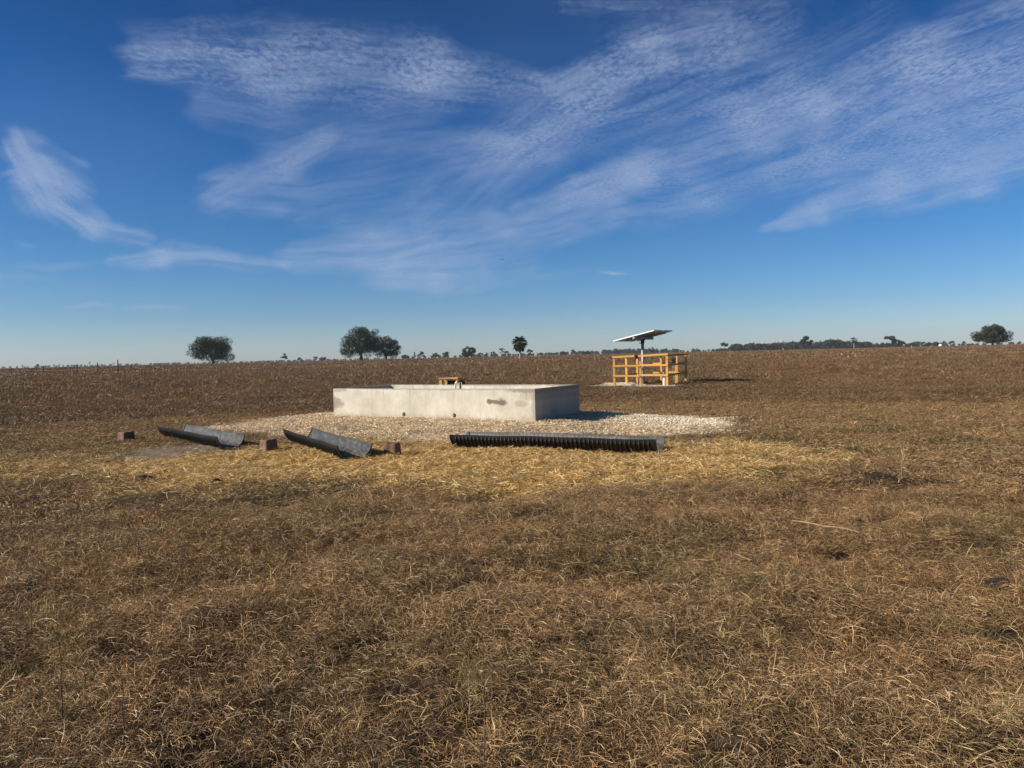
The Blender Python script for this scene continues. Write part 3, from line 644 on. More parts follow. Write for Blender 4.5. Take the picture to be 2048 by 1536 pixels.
a_, b_ = trough_pts((343, 874), (463, 899)); half_pipe(a_, b_, 'black corrugated half pipe lying between the left and middle brown blocks', 3)
a_, b_ = trough_pts((596, 882), (711, 922)); half_pipe(a_, b_, 'black corrugated half pipe lying between the middle and right brown blocks', 5)
a_ = gpt(908, 897); b_ = gpt(1325, 910); a_.y += .22; a_.x += .05; b_.y += .15; half_pipe(a_, b_, 'black ribbed half pipe turned side on in the golden straw', 8)

# ------------------------------------------------------------------ brown mineral blocks
m, t, b, o_ = newmat('mineral_block'); O = objc(t); n1 = noise(O, 5, 5, .65, tree=t); n2 = noise(O, 40, 4, .7, tree=t)
c = ramp(t, n1, [(.3, (.085, .050, .030)), (.5, (.155, .092, .058)), (.7, (.24, .155, .10))]); c = mixc(maprange(n2, .55, .8, 0, .45, tree=t), c, (.32, .24, .17), tree=t)
t.links.new(c, b.inputs['Base Color']); b.inputs['Roughness'].default_value = .85; bump(t, b, n2, .4, .01); M_block = m
def block(px, py, rz, sz, label, groove, lean=0):
    p = gpt(px, py); ob = empty('mineral_block', p, rz, label, 'mineral block', 'brown blocks set out beside the half pipes'); ob.rotation_euler = (lean, lean*.6, rz)
    import bmesh
    bm = bmesh.new(); bmesh.ops.create_cube(bm, size=1); bmesh.ops.subdivide_edges(bm, edges=bm.edges, cuts=7, use_grid_fill=True)
    for v in bm.verts:
        c_ = v.co*2; q = (abs(c_.x)**7+abs(c_.y)**7+abs(c_.z)**9)**(1/8); f = 1/max(q, .75)
        v.co = Vector((v.co.x*f*sz[0]*1.02, v.co.y*f*sz[1]*1.02, v.co.z*min(f, 1.02)*sz[2]+sz[2]/2-.02))
        tp = 1-.07*(v.co.z/sz[2]); v.co.x *= tp; v.co.y *= tp
        if v.co.z > sz[2]*.9 and math.hypot(v.co.x, v.co.y) < sz[0]*.27: v.co.z -= .035
        if groove and abs(v.co.x) < .02 and v.co.y < 0: v.co.y += .02
        v.co += Vector([random.uniform(-.002, .002) for _ in range(3)])
    me = bpy.data.meshes.new('block'); bm.to_mesh(me); bm.free(); me.materials.append(M_block); me.polygons.foreach_set('use_smooth', [True]*len(me.polygons))
    q = bpy.data.objects.new('block', me); C.objects.link(q); q.parent = ob
    return ob
block(253, 882, R(-33), (.27, .27, .235), 'brown mineral block farthest left, beside bare grey dirt', False)
block(538, 903, R(-42), (.25, .25, .265), 'brown mineral block standing between two open half pipes', False, R(2))
block(785, 914, R(-14), (.25, .24, .27), 'upright brown mineral block with a groove, nearest the side-on pipe', True, R(-1))

# ------------------------------------------------------------------ pen
FL = at(1229.5, 771.5, 0); FRp = at(1334.5, 770.5, 0)
pu = Vector((FRp.x-FL.x, FRp.y-FL.y, 0)); PWd = pu.length; pu.normalize(); pv = Vector((-pu.y, pu.x, 0))
pv = (pv+pu*.12).normalized(); PD = 4.2
pen = empty('timber_pen', (FL.x, FL.y, hz(FL.x, FL.y)), 0, 'square pen of new yellow pine rails around the solar pole', 'fence')
def pl_(a, b_, z): return (pu*a+pv*b_)+Vector((0, 0, z))
PH = 1.60
posts = [(0, 0, PH-.03), (PWd*.5, 0, PH-.30), (PWd, 0, PH), (0, PD*.5, PH-.02), (0, PD, PH-.04), (PWd*.5, PD, PH), (PWd, PD*.5, PH+.02), (PWd, PD, PH+.04)]
for (a, b_, h_) in posts:
    l = Vector((random.uniform(-.012, .012), random.uniform(-.012, .012), 0)); mb = MB(); mb.beam(pl_(a, b_, -.3), pl_(a, b_, h_)+l, .115, .115, up=pu); mb.build('post', M_pine, pen, bevel=.006)
RH = [.54, 1.06, PH-.045]; th = .04
def rail(p, q, nrm, w=.10):
    mb = MB(); n_ = Vector(nrm)*.08; j = Vector((0, 0, random.uniform(-.012, .012))); mb.beam(Vector(p)+n_, Vector(q)+n_+j, th, w); mb.build('rail', M_pine, pen, bevel=.004)
for i, z in enumerate(RH):
    if i < 2:
        rail(pl_(-.06, 0, z), pl_(PWd*.5+.02, 0, z-.01), -pv); rail(pl_(PWd*.5+.03, 0, z+.02), pl_(PWd+.07, 0, z), -pv)
    rail(pl_(0, .0, z), pl_(0, PD+.05, z), -pu); rail(pl_(PWd, -.0, z), pl_(PWd, PD+.05, z+.02), pu); 
    if i < 2: rail(pl_(PWd*.32, PD, z+.02), pl_(PWd+.05, PD, z+.05), pv)
rail(pl_(-.08, 0, RH[2]-.03), pl_(PWd*.40, 0, RH[2]), -pv, .10); rail(pl_(PWd*.47, 0, RH[2]), pl_(PWd+.08, 0, RH[2]+.06), -pv, .10)
# fitting at the gap of the top rail
q = pen.location+pl_(PWd*.43, -.03, 0); fit = empty('rail_fitting', (q.x, q.y, q.z+1.42), 0, 'small black fitting at the gap in the pen\'s top front rail', 'fitting')
mb = MB(); mb.box((0, 0, .10), (.13, .10, .22)); mb.build('housing', M_black, fit, bevel=.03); mb = MB(); mb.tube([(-.06, 0, .02), (-.09, -.02, -.06), (-.04, -.02, -.10)], .022, 8); mb.build('strap', M_black, fit, True)

# solar array
PB = at(1286.5, 768, 0); sol = empty('solar_array', (PB.x, PB.y, hz(PB.x, PB.y)), 0, 'twin solar panels tilted on a tall steel pole inside the pen', 'solar panel')
PT = 2.52
mb = MB(); mb.tube([(0, 0, -.3), (0, 0, PT-.12)], .082, 16); mb.build('pole', M_galv, sol, True)
mb = MB(); mb.tube([(0, 0, PT-.30), (0, 0, PT-.10)], .105, 16); mb.box((0, 0, PT-.10), (.26, .2, .09)); mb.build('pole_cap', M_black, sol, bevel=.01)
TH_ = R(50); tiltA = R(11); ua = Vector((math.cos(TH_), math.sin(TH_), 0)); vh = Vector((math.sin(TH_), -math.cos(TH_), 0)); va = vh*math.cos(tiltA)+Vector((0, 0, 1))*math.sin(tiltA); nn = ua.cross(va); nn = nn if nn.z > 0 else -nn
cen = Vector((.02, 0, PT+.10)); PLn, PWn = 2.55, 1.0
mb = MB(); mb.tube([cen-nn*.13-ua*1.02, cen-nn*.13+ua*1.02], .075, 12); mb.build('torque_tube', M_galv, sol, True)
M_frame = simple('white_aluminium', (.82, .83, .84), .35, .04, 4, metal=.2, bmp=0)
m, t, b, o_ = newmat('solar_cells'); b.inputs['Base Color'].default_value = (.012, .016, .035, 1); b.inputs['Roughness'].default_value = .15; M_cell = m
M_backsheet = simple('panel_backsheet', (.40, .37, .34), .7, .08, 6, bmp=0)
Mrot = Matrix((ua, va, nn)).transposed()
for sgn in (-1, 1):
    c0 = cen+ua*sgn*(PWn/2+.02)
    mb = MB(); mb.box(c0+nn*.012, (PWn-.04, PLn-.04, .006), Mrot); pn = mb.build('panel', M_cell, sol)
    mb = MB(); mb.box(c0+nn*.002, (PWn-.04, PLn-.04, .008), Mrot); mb.build('backsheet', M_backsheet, pn)
    mb = MB()
    for k in (-1, 1):
        mb.box(c0+va*k*(PLn/2-.012), (PWn, .026, .055), Mrot); mb.box(c0+ua*k*(PWn/2-.012), (.026, PLn-.052, .055), Mrot)
    mb.build('frame', M_frame, pn)
    mb = MB(); mb.box(c0-nn*.03-va*.35, (.16, .12, .05), Mrot); mb.build('junction_box', M_black, pn)
for k in (-.75, -.25, .25, .75):
    mb = MB(); mb.box(cen-nn*.045+ua*k*1.2, (.05, PLn*.72, .05), Mrot); mb.build('mounting_rail', M_galv, sol)
mb = MB(); mb.tube([cen-nn*.2-Vector((.1, 0, 0)), cen-Vector((.22, 0, .26)), cen-Vector((.2, 0, .38)), cen-Vector((.09, 0, .42))], .014, 8); mb.build('cable', M_black, sol, True)

# well head, controller, red-topped pipe
q = at(1328.5, 770.4, 0); wh = empty('well_pipe', (q.x, q.y, hz(q.x, q.y)), 0, 'white plastic well pipe with a grey cap behind the pen rails', 'pipe')
mb = MB(); mb.tube([(0, 0, -.2), (0, 0, .62)], .075, 16); mb.build('casing', M_pvc, wh, True)
mb = MB(); mb.tube([(0, 0, .60), (0, 0, .70)], .088, 16); mb.tube([(0, 0, .70), (0, 0, .88)], .028, 8); mb.tube([(0, 0, .82), (-.1, 0, .80)], .03, 8); mb.build('cap', M_grey, wh, True)
q = at(1277.5, 769.5, 0); rv = empty('marker_pipe', (q.x, q.y+.3, hz(q.x, q.y)), 0, 'short white pipe with an orange foot beside the middle pen post', 'pipe')
M_or = simple('orange_plastic', (.65, .16, .04), .5, .1); mb = MB(); mb.tube([(0, 0, .25), (0, 0, .56)], .035, 10); mb.build('pipe_top', M_pvc, rv, True); mb = MB(); mb.tube([(.01, 0, -.1), (0, 0, .25)], .045, 10); mb.build('pipe_foot', M_or, rv, True)
q = at(1352, 767.5, 0); co = empty('pump_controller', (q.x, q.y, hz(q.x, q.y)), R(-14), 'black control box and short pine post at the right of the pen', 'control box')
mb = MB(); mb.beam((0, 0, -.3), (.0, 0, .98), .14, .10, up=(1, 0, 0)); mb.build('post', M_pine, co, bevel=.006)
mb = MB(); mb.beam((-.02, .12, .5), (-.02, .12, 1.45), .05, .06, up=(1, 0, 0)); mb.build('bracket', M_dkbd, co)
mb = MB(); mb.box((-.12, .04, 1.22), (.17, .12, .32)); mb.build('control_box', M_black, co, bevel=.01)
mb = MB(); mb.tube([(-.12, .02, 1.07), (-.15, .02, .8), (-.1, .02, .5), (-.11, .02, -.1)], .016, 8); mb.build('conduit', M_galv, co, True)

# ------------------------------------------------------------------ trees
def leafmat(name, c0, c1, c2):
    m, t, b, o = newmat(name); c = ramp(t, attr(t, 'rnd'), [(0, c0), (.6, c1), (1, c2)])
    n = maprange(noise(wpos(t), .5, 3, .5, tree=t), .3, .7, .7, 1.3, tree=t); vm = vmth('SCALE', c, s=n, tree=t)
    df = t.nodes.new('ShaderNodeBsdfDiffuse'); tr = t.nodes.new('ShaderNodeBsdfTranslucent'); t.links.new(vm, df.inputs[0]); t.links.new(vm, tr.inputs[0])
    mx = t.nodes.new('ShaderNodeMixShader'); mx.inputs[0].default_value = .2; t.links.new(df.outputs[0], mx.inputs[1]); t.links.new(tr.outputs[0], mx.inputs[2]); t.links.new(mx.outputs[0], o.inputs[0]); t.nodes.remove(b); return m
M_oak = leafmat('oak_leaves', (.014, .022, .010), (.034, .048, .020), (.075, .090, .040))
M_oak2 = leafmat('grey_oak_leaves', (.030, .034, .020), (.070, .075, .045), (.13, .13, .085))
M_wood = leafmat('far_leaves', (.018, .022, .014), (.045, .050, .032), (.10, .10, .07))
M_pineL = leafmat('pine_needles', (.018, .028, .014), (.042, .058, .028), (.08, .10, .05))
M_palm = leafmat('palm_leaves', (.020, .030, .010), (.05, .070, .022), (.10, .13, .05))
M_bark = simple('bark', (.085, .065, .05), .9, .35, 2, bmp=0); M_bark2 = simple('pale_bark', (.30, .25, .20), .9, .3, 2, bmp=0)
def leaf_quads(c, n, rad, size, r, squash=.75, shell=.55):
    """n leaf clumps spread in the blobs c (k,3), radii rad (k,)"""
    w = rad**2; cl = r.choice(len(c), n, p=w/w.sum()); d = r.normal(size=(n, 3)); d /= np.linalg.norm(d, axis=1)[:, None]
    rr = rad[cl]*(shell+(1-shell)*r.random(n))**.6*r.choice([1, 1.3, .7], n, p=[.72, .1, .18]); P = c[cl]+d*rr[:, None]*np.array([1, 1, squash])
    a = r.normal(size=(n, 3)); a /= np.linalg.norm(a, axis=1)[:, None]; bb = np.cross(a, r.normal(size=(n, 3))); bb /= np.linalg.norm(bb, axis=1)[:, None]
    s = size*r.uniform(.5, 1.4, n); A = a*s[:, None]; B = bb*(s*r.uniform(.35, .8, n))[:, None]
    V = np.stack([P-A, P+B*.9-A*.1, P+A, P-B], 1); F = (np.arange(n)*4)[:, None]+np.arange(4)[None]
    return V.reshape(-1, 3), F, dict(rnd=np.repeat(np.clip(.5*r.random(n)+.5*r.random(len(c))[cl], 0, 1), 4), t=np.zeros(n*4))
def oak(name, x, y, W_, H, label, cat='tree', seed=1, n=7000, mat=None, bark=None, leaf=.3, trunk=.16, low=.16, lean=0, group=None, dome=.35, nb=46, tw=.05):
    r = np.random.default_rng(seed); rr = random.Random(seed); z0 = hz(x, y)
    ob = empty(name, (x, y, z0), 0, label, cat, group)
    th = H*trunk; c = []; rad = []
    while len(c) < nb:
        p = r.uniform(-1, 1, 3); p[2] = p[2]*.5*(1+dome)+.5*(1-dome)
        zz = p[2] if p[2] > 0 else p[2]/max(dome, .01)*.85
        q = ((p[0]**2+p[1]**2)**1.4+abs(zz)**2.8)**(1/2.8)
        if q > 1: continue
        if q < .35 and r.random() < .5: continue
        taperb = 1; pz = (p[2]+dome)/(1+dome)
        c.append((p[0]*W_/2*.84*taperb+lean*W_*.1*p[2], p[1]*W_/2*.84*taperb, H*(low+.06)+pz*H*(1-low-.13))); rad.append(rr.uniform(.075, .145)*W_)
    c = np.array(c); rad = np.array(rad)
    mb = MB(); fork = Vector((0, 0, th)); r0 = W_*tw*.5
    mb.tube([(0, 0, -.3), (0, 0, .25), (r0*.2, 0, th*.55), fork], [r0*1.5, r0*1.05, r0*.9, r0*.85], 10)
    for i in r.permutation(len(c))[:20]:
        e = Vector(c[i]); mid = fork.lerp(e, .45)+Vector((rr.uniform(-.05, .05)*W_, rr.uniform(-.05, .05)*W_, rr.uniform(-.02, .08)*H))
        mb.tube([fork-Vector((0, 0, r0*.5)), fork.lerp(mid, .5)+Vector((0, 0, .02*H)), mid, e], [r0*.5, r0*.36, r0*.24, r0*.07], 6, cap=False)
        for _ in range(3):
            e2 = e+Vector((rr.uniform(-1, 1), rr.uniform(-1, 1), rr.uniform(-.4, .9)))*float(rad[i]); mb.tube([mid.lerp(e, rr.random()), e2], [r0*.12, r0*.03], 4, cap=False)
    mb.build('trunk', bark or M_bark, ob, True)
    V, F, A = leaf_quads(c, n, rad, leaf, r); np_mesh('crown', V, F, A, mat or M_oak, ob)
    return ob
def pine(name, x, y, W_, H, label, seed=1, cat='pine', group=None, bark=None, nb=9, n=900, leaf=.5, mat=None, bare=.45):
    r = np.random.default_rng(seed); z0 = hz(x, y); ob = empty(name, (x, y, z0), 0, label, cat, group); lx = r.uniform(-.06, .06)*H
    c = np.stack([r.uniform(-1, 1, nb)*W_*.36, r.uniform(-1, 1, nb)*W_*.36, H*(bare+(1-bare)*r.random(nb)*.92)], -1); c[0] = (lx, 0, H*.93); rad = r.uniform(.12, .22, nb)*W_
    mb = MB(); r0 = .018*H; mb.tube([(0, 0, -.3), (lx*.3, 0, H*.4), (lx, 0, H*.93)], [r0, r0*.8, r0*.25], 7)
    for q in c[1:]:
        mb.tube([(lx*q[2]/H, 0, q[2]*.88), tuple(q)], [r0*.35, r0*.1], 5, cap=False)
    mb.build('trunk', bark or M_bark, ob, True); V, F, A = leaf_quads(c, n, rad, leaf, r, .55); np_mesh('crown', V, F, A, mat or M_pineL, ob); return ob
def palm(name, x, y, W_, H, label, seed=1, fr=46, fat=.0, group=None, bark=None):
    r = np.random.default_rng(seed); z0 = hz(x, y); ob = empty(name, (x, y, z0), 0, label, 'palm', group)
    ch = H-W_*.5; r0 = W_*.045
    mb = MB(); N_ = 14; mb.tube([(W_*.02*math.sin(i*.5), 0, -.3+(ch+.3)*i/N_) for i in range(N_+1)], [r0*(1.0+fat*max(0, 1-i/6)+.15*(i % 2)) for i in range(N_+1)], 10)
    tr = mb.build('trunk', bark or M_bark2, ob, True)
    parts = []
    # every frond: a stalk and a drooping fan of leaflets
    for i in range(fr):
        a = r.uniform(0, 6.28); e = r.uniform(-1.1, 1.45); L = W_*.5*r.uniform(.45, .62); st = np.array([[0, 0, ch]]); d = np.array([math.cos(e)*math.cos(a), math.cos(e)*math.sin(a), math.sin(e)])
        parts.append(blades(st, [a], [L*.95], [e], [e-.2], [W_*.012], 2))
        m_ = 11; root = np.repeat(st+d*L*.85, m_, 0); fa = np.linspace(-1.15, 1.15, m_)
        parts.append(blades(root, a+fa*.9, L*(1-.3*np.abs(fa)/1.2)*1.0, e-.15*np.abs(fa), e-.9+0*fa-.5*r.random(m_), W_*.045, 2, 0, r.random(m_)*.6+.2*r.random()))
    V, F, A = merge(parts); np_mesh('crown', V, F, A, M_palm, ob); return ob

def psz(px, D): return px/FPX*D
def place(px, D): return far(px, D)
TG = 'broad oaks scattered over the pasture'
x, y = place(426, 300); oak('oak_tree', x, y, psz(93, 300), psz(55, 300), 'low wide dark oak nearest the left of the field', seed=3, n=26000, leaf=.19, dome=.2, trunk=.15, low=.13, group=TG, nb=90, tw=.07)
x, y = place(722, 300); oak('oak_tree', x, y, psz(84, 300), psz(69, 300), 'tall spreading oak, the larger of the touching pair', seed=15, n=24000, leaf=.19, dome=.6, trunk=.2, low=.12, group=TG, nb=80, tw=.085, lean=1)
x, y = place(772, 312); oak('oak_tree', x, y, psz(62, 312), psz(49, 312), 'smaller greyer oak, right one of the touching pair', seed=8, n=15000, mat=M_oak2, leaf=.18, dome=.5, trunk=.16, low=.1, group=TG, nb=70, tw=.08)
x, y = place(937, 520); oak('oak_tree', x, y, psz(32, 520), psz(22, 520), 'small round dark oak between the oak pair and the palm', seed=6, n=8000, leaf=.25, trunk=.12, low=.08, group=TG, nb=34)
x, y = place(1985, 300); oak('oak_tree', x, y, psz(70, 300), psz(42, 300), 'domed grey green oak alone at the far right', seed=19, n=15000, mat=M_oak2, leaf=.23, dome=.2, trunk=.15, low=.15, group=TG, nb=80, tw=.06)
x, y = place(1040, 230); palm('cabbage_palm', x, y, psz(36, 230), psz(47, 230), 'shaggy cabbage palm standing alone near the centre', 5, 130, .9)
x, y = place(1708, 640); palm('cabbage_palm', x, y, psz(17, 640), psz(24, 640), 'small palm with a pale trunk before the right woods', 9, 40, .1)
x, y = place(1613, 600); pine('scrub_tree', x, y, psz(24, 600), psz(26, 600), 'dark forked tree in front of the right woods', 11, 'tree', n=1500, leaf=.6, bare=.38)
x, y = place(1449, 800); pine('scrub_tree', x, y, psz(18, 800), psz(17, 800), 'small bushy tree just right of the timber pen', 12, 'tree', n=1300, leaf=.6, bare=.2, mat=M_oak2)
x, y = place(1783, 820); pine('scrub_tree', x, y, psz(26, 820), psz(21, 820), 'taller two topped tree in the right woods', 13, 'tree', n=1500, leaf=.8, bare=.25)
x, y = place(1800, 820); oak('scrub_tree', x, y, psz(24, 820), psz(15, 820), 'spreading tree beside the two topped tree', seed=31, n=1500, leaf=.7, trunk=.25, mat=M_pineL, nb=16)
far_list = [ # px, height px, width px, D, kind, label
 (569, 15, 17, 700, 'p', 'small open crowned pine between the left oak and the oak pair'), (600, 7, 10, 800, 'o', 'tiny rounded tree right of the small open pine'),
 (631, 8, 8, 800, 'p', 'thin wispy tree just left of the oak pair'), (646, 9, 15, 800, 'o', 'low bushy tree close left of the oak pair'),
 (812, 8, 22, 820, 'o', 'low pale bush right of the oak pair'), (829, 13, 6, 820, 'p', 'thin leaning tree right of the oak pair'), (842, 13, 18, 780, 'p', 'dark shrubby tree midway between oak pair and small oak'),
 (872, 9, 20, 820, 'o', 'broad low grey bush left of the small round oak'), (893, 13, 19, 760, 'o', 'dark rounded shrub just left of the small round oak'),
 (960, 8, 14, 900, 'o', 'low round shrub right of the small round oak'), (974, 9, 10, 900, 'o', 'second low shrub right of the small round oak'), (988, 11, 16, 900, 'o', 'greenish shrub between small oak and palm'),
 (1005, 17, 11, 900, 'p', 'thin pine with a small top left of the palm'), (1012, 10, 12, 900, 'p', 'small ragged tree next to the thin pine'), (1060, 13, 13, 700, 'o', 'squarish dark tree just right of the palm'),
 (1082, 6, 8, 900, 'o', 'tiny bush right of the squarish tree'), (1146, 10, 12, 900, 'p', 'small pine left of the timber pen'), (1124, 7, 16, 900, 'o', 'low bush left of the small pine by the pen'), (1172, 7, 20, 900, 'o', 'wide low bush behind the left of the pen'),
 (1235, 9, 18, 900, 'o', 'rounded tree behind the pen\'s left rails'), (1307, 11, 20, 900, 'o', 'rounded tree just right of the solar pole'),
 (1830, 10, 20, 820, 'o', 'first rounded tree after the gap in the right woods'), (1841, 9, 16, 830, 'p', 'ragged tree after the gap in the right woods'), (1858, 9, 15, 830, 'o', 'greyish tree left of the white dome'),
 (1873, 9, 18, 800, 'o', 'dark flat topped tree beside the white dome'), (1890, 9, 10, 850, 'p', 'small ragged tree right of the white dome'), (1903, 9, 13, 850, 'p', 'pale bare tree right of the white dome'), (1928, 8, 8, 850, 'p', 'tiny thin tree left of the far right oak'),
 (45, 7, 5, 900, 'm', 'leftmost tiny palm on the left horizon'), (75, 6, 9, 1000, 'o', 'round tree among the left horizon palms'), (108, 6, 5, 900, 'm', 'left one of two close palms on the left horizon'), (119, 6.5, 5, 900, 'm', 'right one of two close palms on the left horizon'),
 (180, 9.5, 5, 900, 'm', 'tallest tiny palm on the left horizon'), (227, 7, 4.5, 900, 'm', 'tiny palm just left of the last fence post'),
]
for i, (px, hp, wp, D_, kd, lab) in enumerate(far_list):
    x, y = place(px, D_); W_, H_ = psz(wp, D_), psz(hp, D_)+.4
    if kd == 'o': oak('far_tree', x, y, W_, H_, lab, seed=40+i, n=900, leaf=.55, trunk=.2, low=.08, mat=[M_oak, M_oak2, M_wood][i % 3], nb=14, group='small trees along the horizon')
    elif kd == 'p': pine('far_pine', x, y, W_, H_, lab, 40+i, 'tree', n=500, leaf=.5, bare=.35, mat=[M_pineL, M_oak2][i % 2], group='small trees along the horizon')
    else: palm('far_palm', x, y, W_*1.1, H_, lab, 40+i, 26, 0, 'tiny palms on the left horizon', M_bark)

def woods(name, segs, label, seed):
    r = np.random.default_rng(seed); Cc = []; Rd = []; parts = []
    for (x0, x1, h0, h1, D_, n) in segs:
        for i in range(n):
            f = r.random(); px = x0+(x1-x0)*f; hp = (h0+(h1-h0)*f)*r.choice([r.uniform(.35, .8), r.uniform(.8, 1.15)]); dd_ = D_*r.uniform(.95, 1.15); xx, yy = far(px, dd_); H_ = psz(hp, dd_); z0 = hz(xx, yy)
            w_ = H_*r.uniform(.35, .6)
            Cc.append((xx, yy, z0+max(H_-w_*.7, .3*H_))); Rd.append(w_); Cc.append((xx+r.uniform(-1, 1)*w_, yy, z0+H_*.35)); Rd.append(w_*.9)
            if r.random() < .6: Cc.append((xx+r.uniform(-1, 1)*w_, yy, z0+H_*.05)); Rd.append(w_*.8)
    Cc = np.array(Cc); Rd = np.array(Rd); V, F, A = leaf_quads(Cc, len(Cc)*70, Rd, 1.0, r, .8, .3)
    # leaves scale with the blob so distant crowns stay closed
    return tag(np_mesh(name, V, F, A, M_wood), label, 'woodland', kind='stuff')
woods('right_woods', [(1460, 1545, 12, 14, 850, 60), (1545, 1700, 13, 17, 900, 110), (1690, 1775, 13, 9, 900, 60), (1775, 1816, 9, 6, 850, 20), (1816, 1885, 6, 6, 900, 24), (1885, 1950, 4, 3, 1000, 24), (1405, 1465, 4, 6, 1100, 30)], 'grey green woods along the right horizon', 5)
woods('middle_woods', [(1090, 1230, 5, 8, 1400, 70), (1230, 1400, 9, 6, 1400, 80), (940, 1090, 5, 5, 1600, 60), (800, 960, 4, 5, 1600, 50)], 'low dark tree line behind the timber pen', 6)
woods('horizon_woods', [(-200, 380, 3.5, 3, 2000, 190), (380, 800, 2.6, 3.2, 2200, 150), (1940, 2250, 4, 5, 1300, 70), (480, 680, 2.5, 3, 1500, 40)], 'thin faint line of trees along the left horizon', 7)

# water tower, white dome
def lathe(prof, n=20):
    mb = MB(); vs = [(r_*math.cos(2*math.pi*k/n), r_*math.sin(2*math.pi*k/n), z) for r_, z in prof for k in range(n)]
    mb.add(vs, [(i*n+k, i*n+(k+1) % n, (i+1)*n+(k+1) % n, (i+1)*n+k) for i in range(len(prof)-1) for k in range(n)]); return mb
D_ = 2400; x, y = place(1564, D_); H_ = psz(19, D_); wtw = empty('water_tower', (x, y, hz(x, y)), 0, 'pale water tower bulb rising above the right woods', 'water tower')
s_ = psz(3.6, D_); M_twr = simple('tower_paint', (.52, .55, .58), .5, .05, .2, bmp=0)
lathe([(.01, H_), (s_*.5, H_-s_*.12), (s_*.95, H_-s_*.45), (s_, H_-s_*.7), (s_*.75, H_-s_*1.0), (s_*.25, H_-s_*1.25)]).build('bulb', M_twr, wtw, True)
lathe([(s_*.16, H_-s_*1.2), (s_*.13, 6), (s_*.3, 0)]).build('stem', M_twr, wtw, True)
D_ = 780; x, y = place(1881, D_); dm = empty('storage_tank', (x, y, hz(x, y)), 0, 'small white domed tank among the far right trees', 'tank')
s_ = psz(3.2, D_); M_wh = simple('white_paint', (.82, .82, .80), .5, .03, .5, bmp=0); lathe([(s_, 0), (s_, s_*.7)]).build('wall', M_wh, dm); lathe([(s_, s_*.7), (s_*.8, s_*1.15), (s_*.45, s_*1.4), (.01, s_*1.5)]).build('dome', M_wh, dm, True)

# fence on the left
fence = empty('wire_fence', (0, 0, 0), 0, 'thin wire fence with leaning posts on the left horizon', 'fence')
fp = [(-60, 150, 734), (22, 150, 737), (86.5, 150, 733), (154, 152, 729), (195, 150, 725.5), (236, 152, 720.5), (262, 190, 729), (320, 230, 728), (370, 280, 727)]
tops = []
M_post = simple('old_post', (.06, .048, .04), .9, .3, 3, bmp=0)
for px, D_, yt in fp:
    x, y = far(px, D_); z = hz(x, y); h_ = 1.7+(737-.0239*px-yt)/FPX*D_-z-.1; mb = MB(); mb.tube([(x, y, z-.3), (x+random.uniform(-.05, .05), y, z+h_*1.0+.1)], .10, 7); mb.build('post', M_post, fence); tops.append(Vector((x, y, z)))
for k, hh in enumerate((.45, .8, 1.05)):
    mb = MB()
    for a, b_ in zip(tops[:-1], tops[1:]): mb.tube([a+Vector((0, 0, hh)), (a+b_)/2+Vector((0, 0, hh-.06)), b_+Vector((0, 0, hh))], .03, 4)
    mb.build('wire', M_post, fence)
# lone marker posts in the middle distance
for px, D_, h_, mt, lab in ((842, 260, .95, M_post, 'short dark stake in the field right of the oak pair'), (820, 420, .9, M_wh, 'short white marker post in the field right of the oak pair'), (854, 430, 1.2, M_wh, 'white marker post left of the small round oak'), (1566, 420, 1.1, M_wh, 'white marker post below the water tower')):
    x, y = far(px, D_); mb = MB(); mb.tube([(0, 0, -.2), (0.03, 0, h_)], [.12, .10], 8); mb.tube([(.03, 0, h_), (.03, 0, h_+.1)], [.15, .05], 8)
    tag(mb.build('marker_post', mt, loc=(x, y, hz(x, y))), lab, 'post')

# bird
d = pdir(1005, 519)*130; bp = Vector((d.x, d.y, d.z+CAMZ)); bird = empty('bird', bp, R(20), 'single dark bird gliding in the sky above the tank', 'bird')
mb = MB(); mb.tube([(-.20, 0, 0), (-.12, 0, .01), (0, 0, .012), (.10, 0, .02), (.16, 0, .02)], [.02, .045, .06, .035, .01], 8); mb.build('body', M_black, bird, True)
for s_ in (-1, 1):
    mb = MB(); mb.add([(.06, s_*.03, .02), (.10, s_*.22, .05), (.0, s_*.48, .01), (-.06, s_*.30, .02), (-.08, s_*.03, .015), (.06, s_*.03, .035), (.10, s_*.22, .062), (.0, s_*.48, .018), (-.06, s_*.30, .03), (-.08, s_*.03, .025)],
        [(0, 1, 2, 3, 4), (9, 8, 7, 6, 5), (0, 5, 6, 1), (1, 6, 7, 2), (2, 7, 8, 3), (3, 8, 9, 4), (4, 9, 5, 0)]); mb.build('wing', M_black, bird)

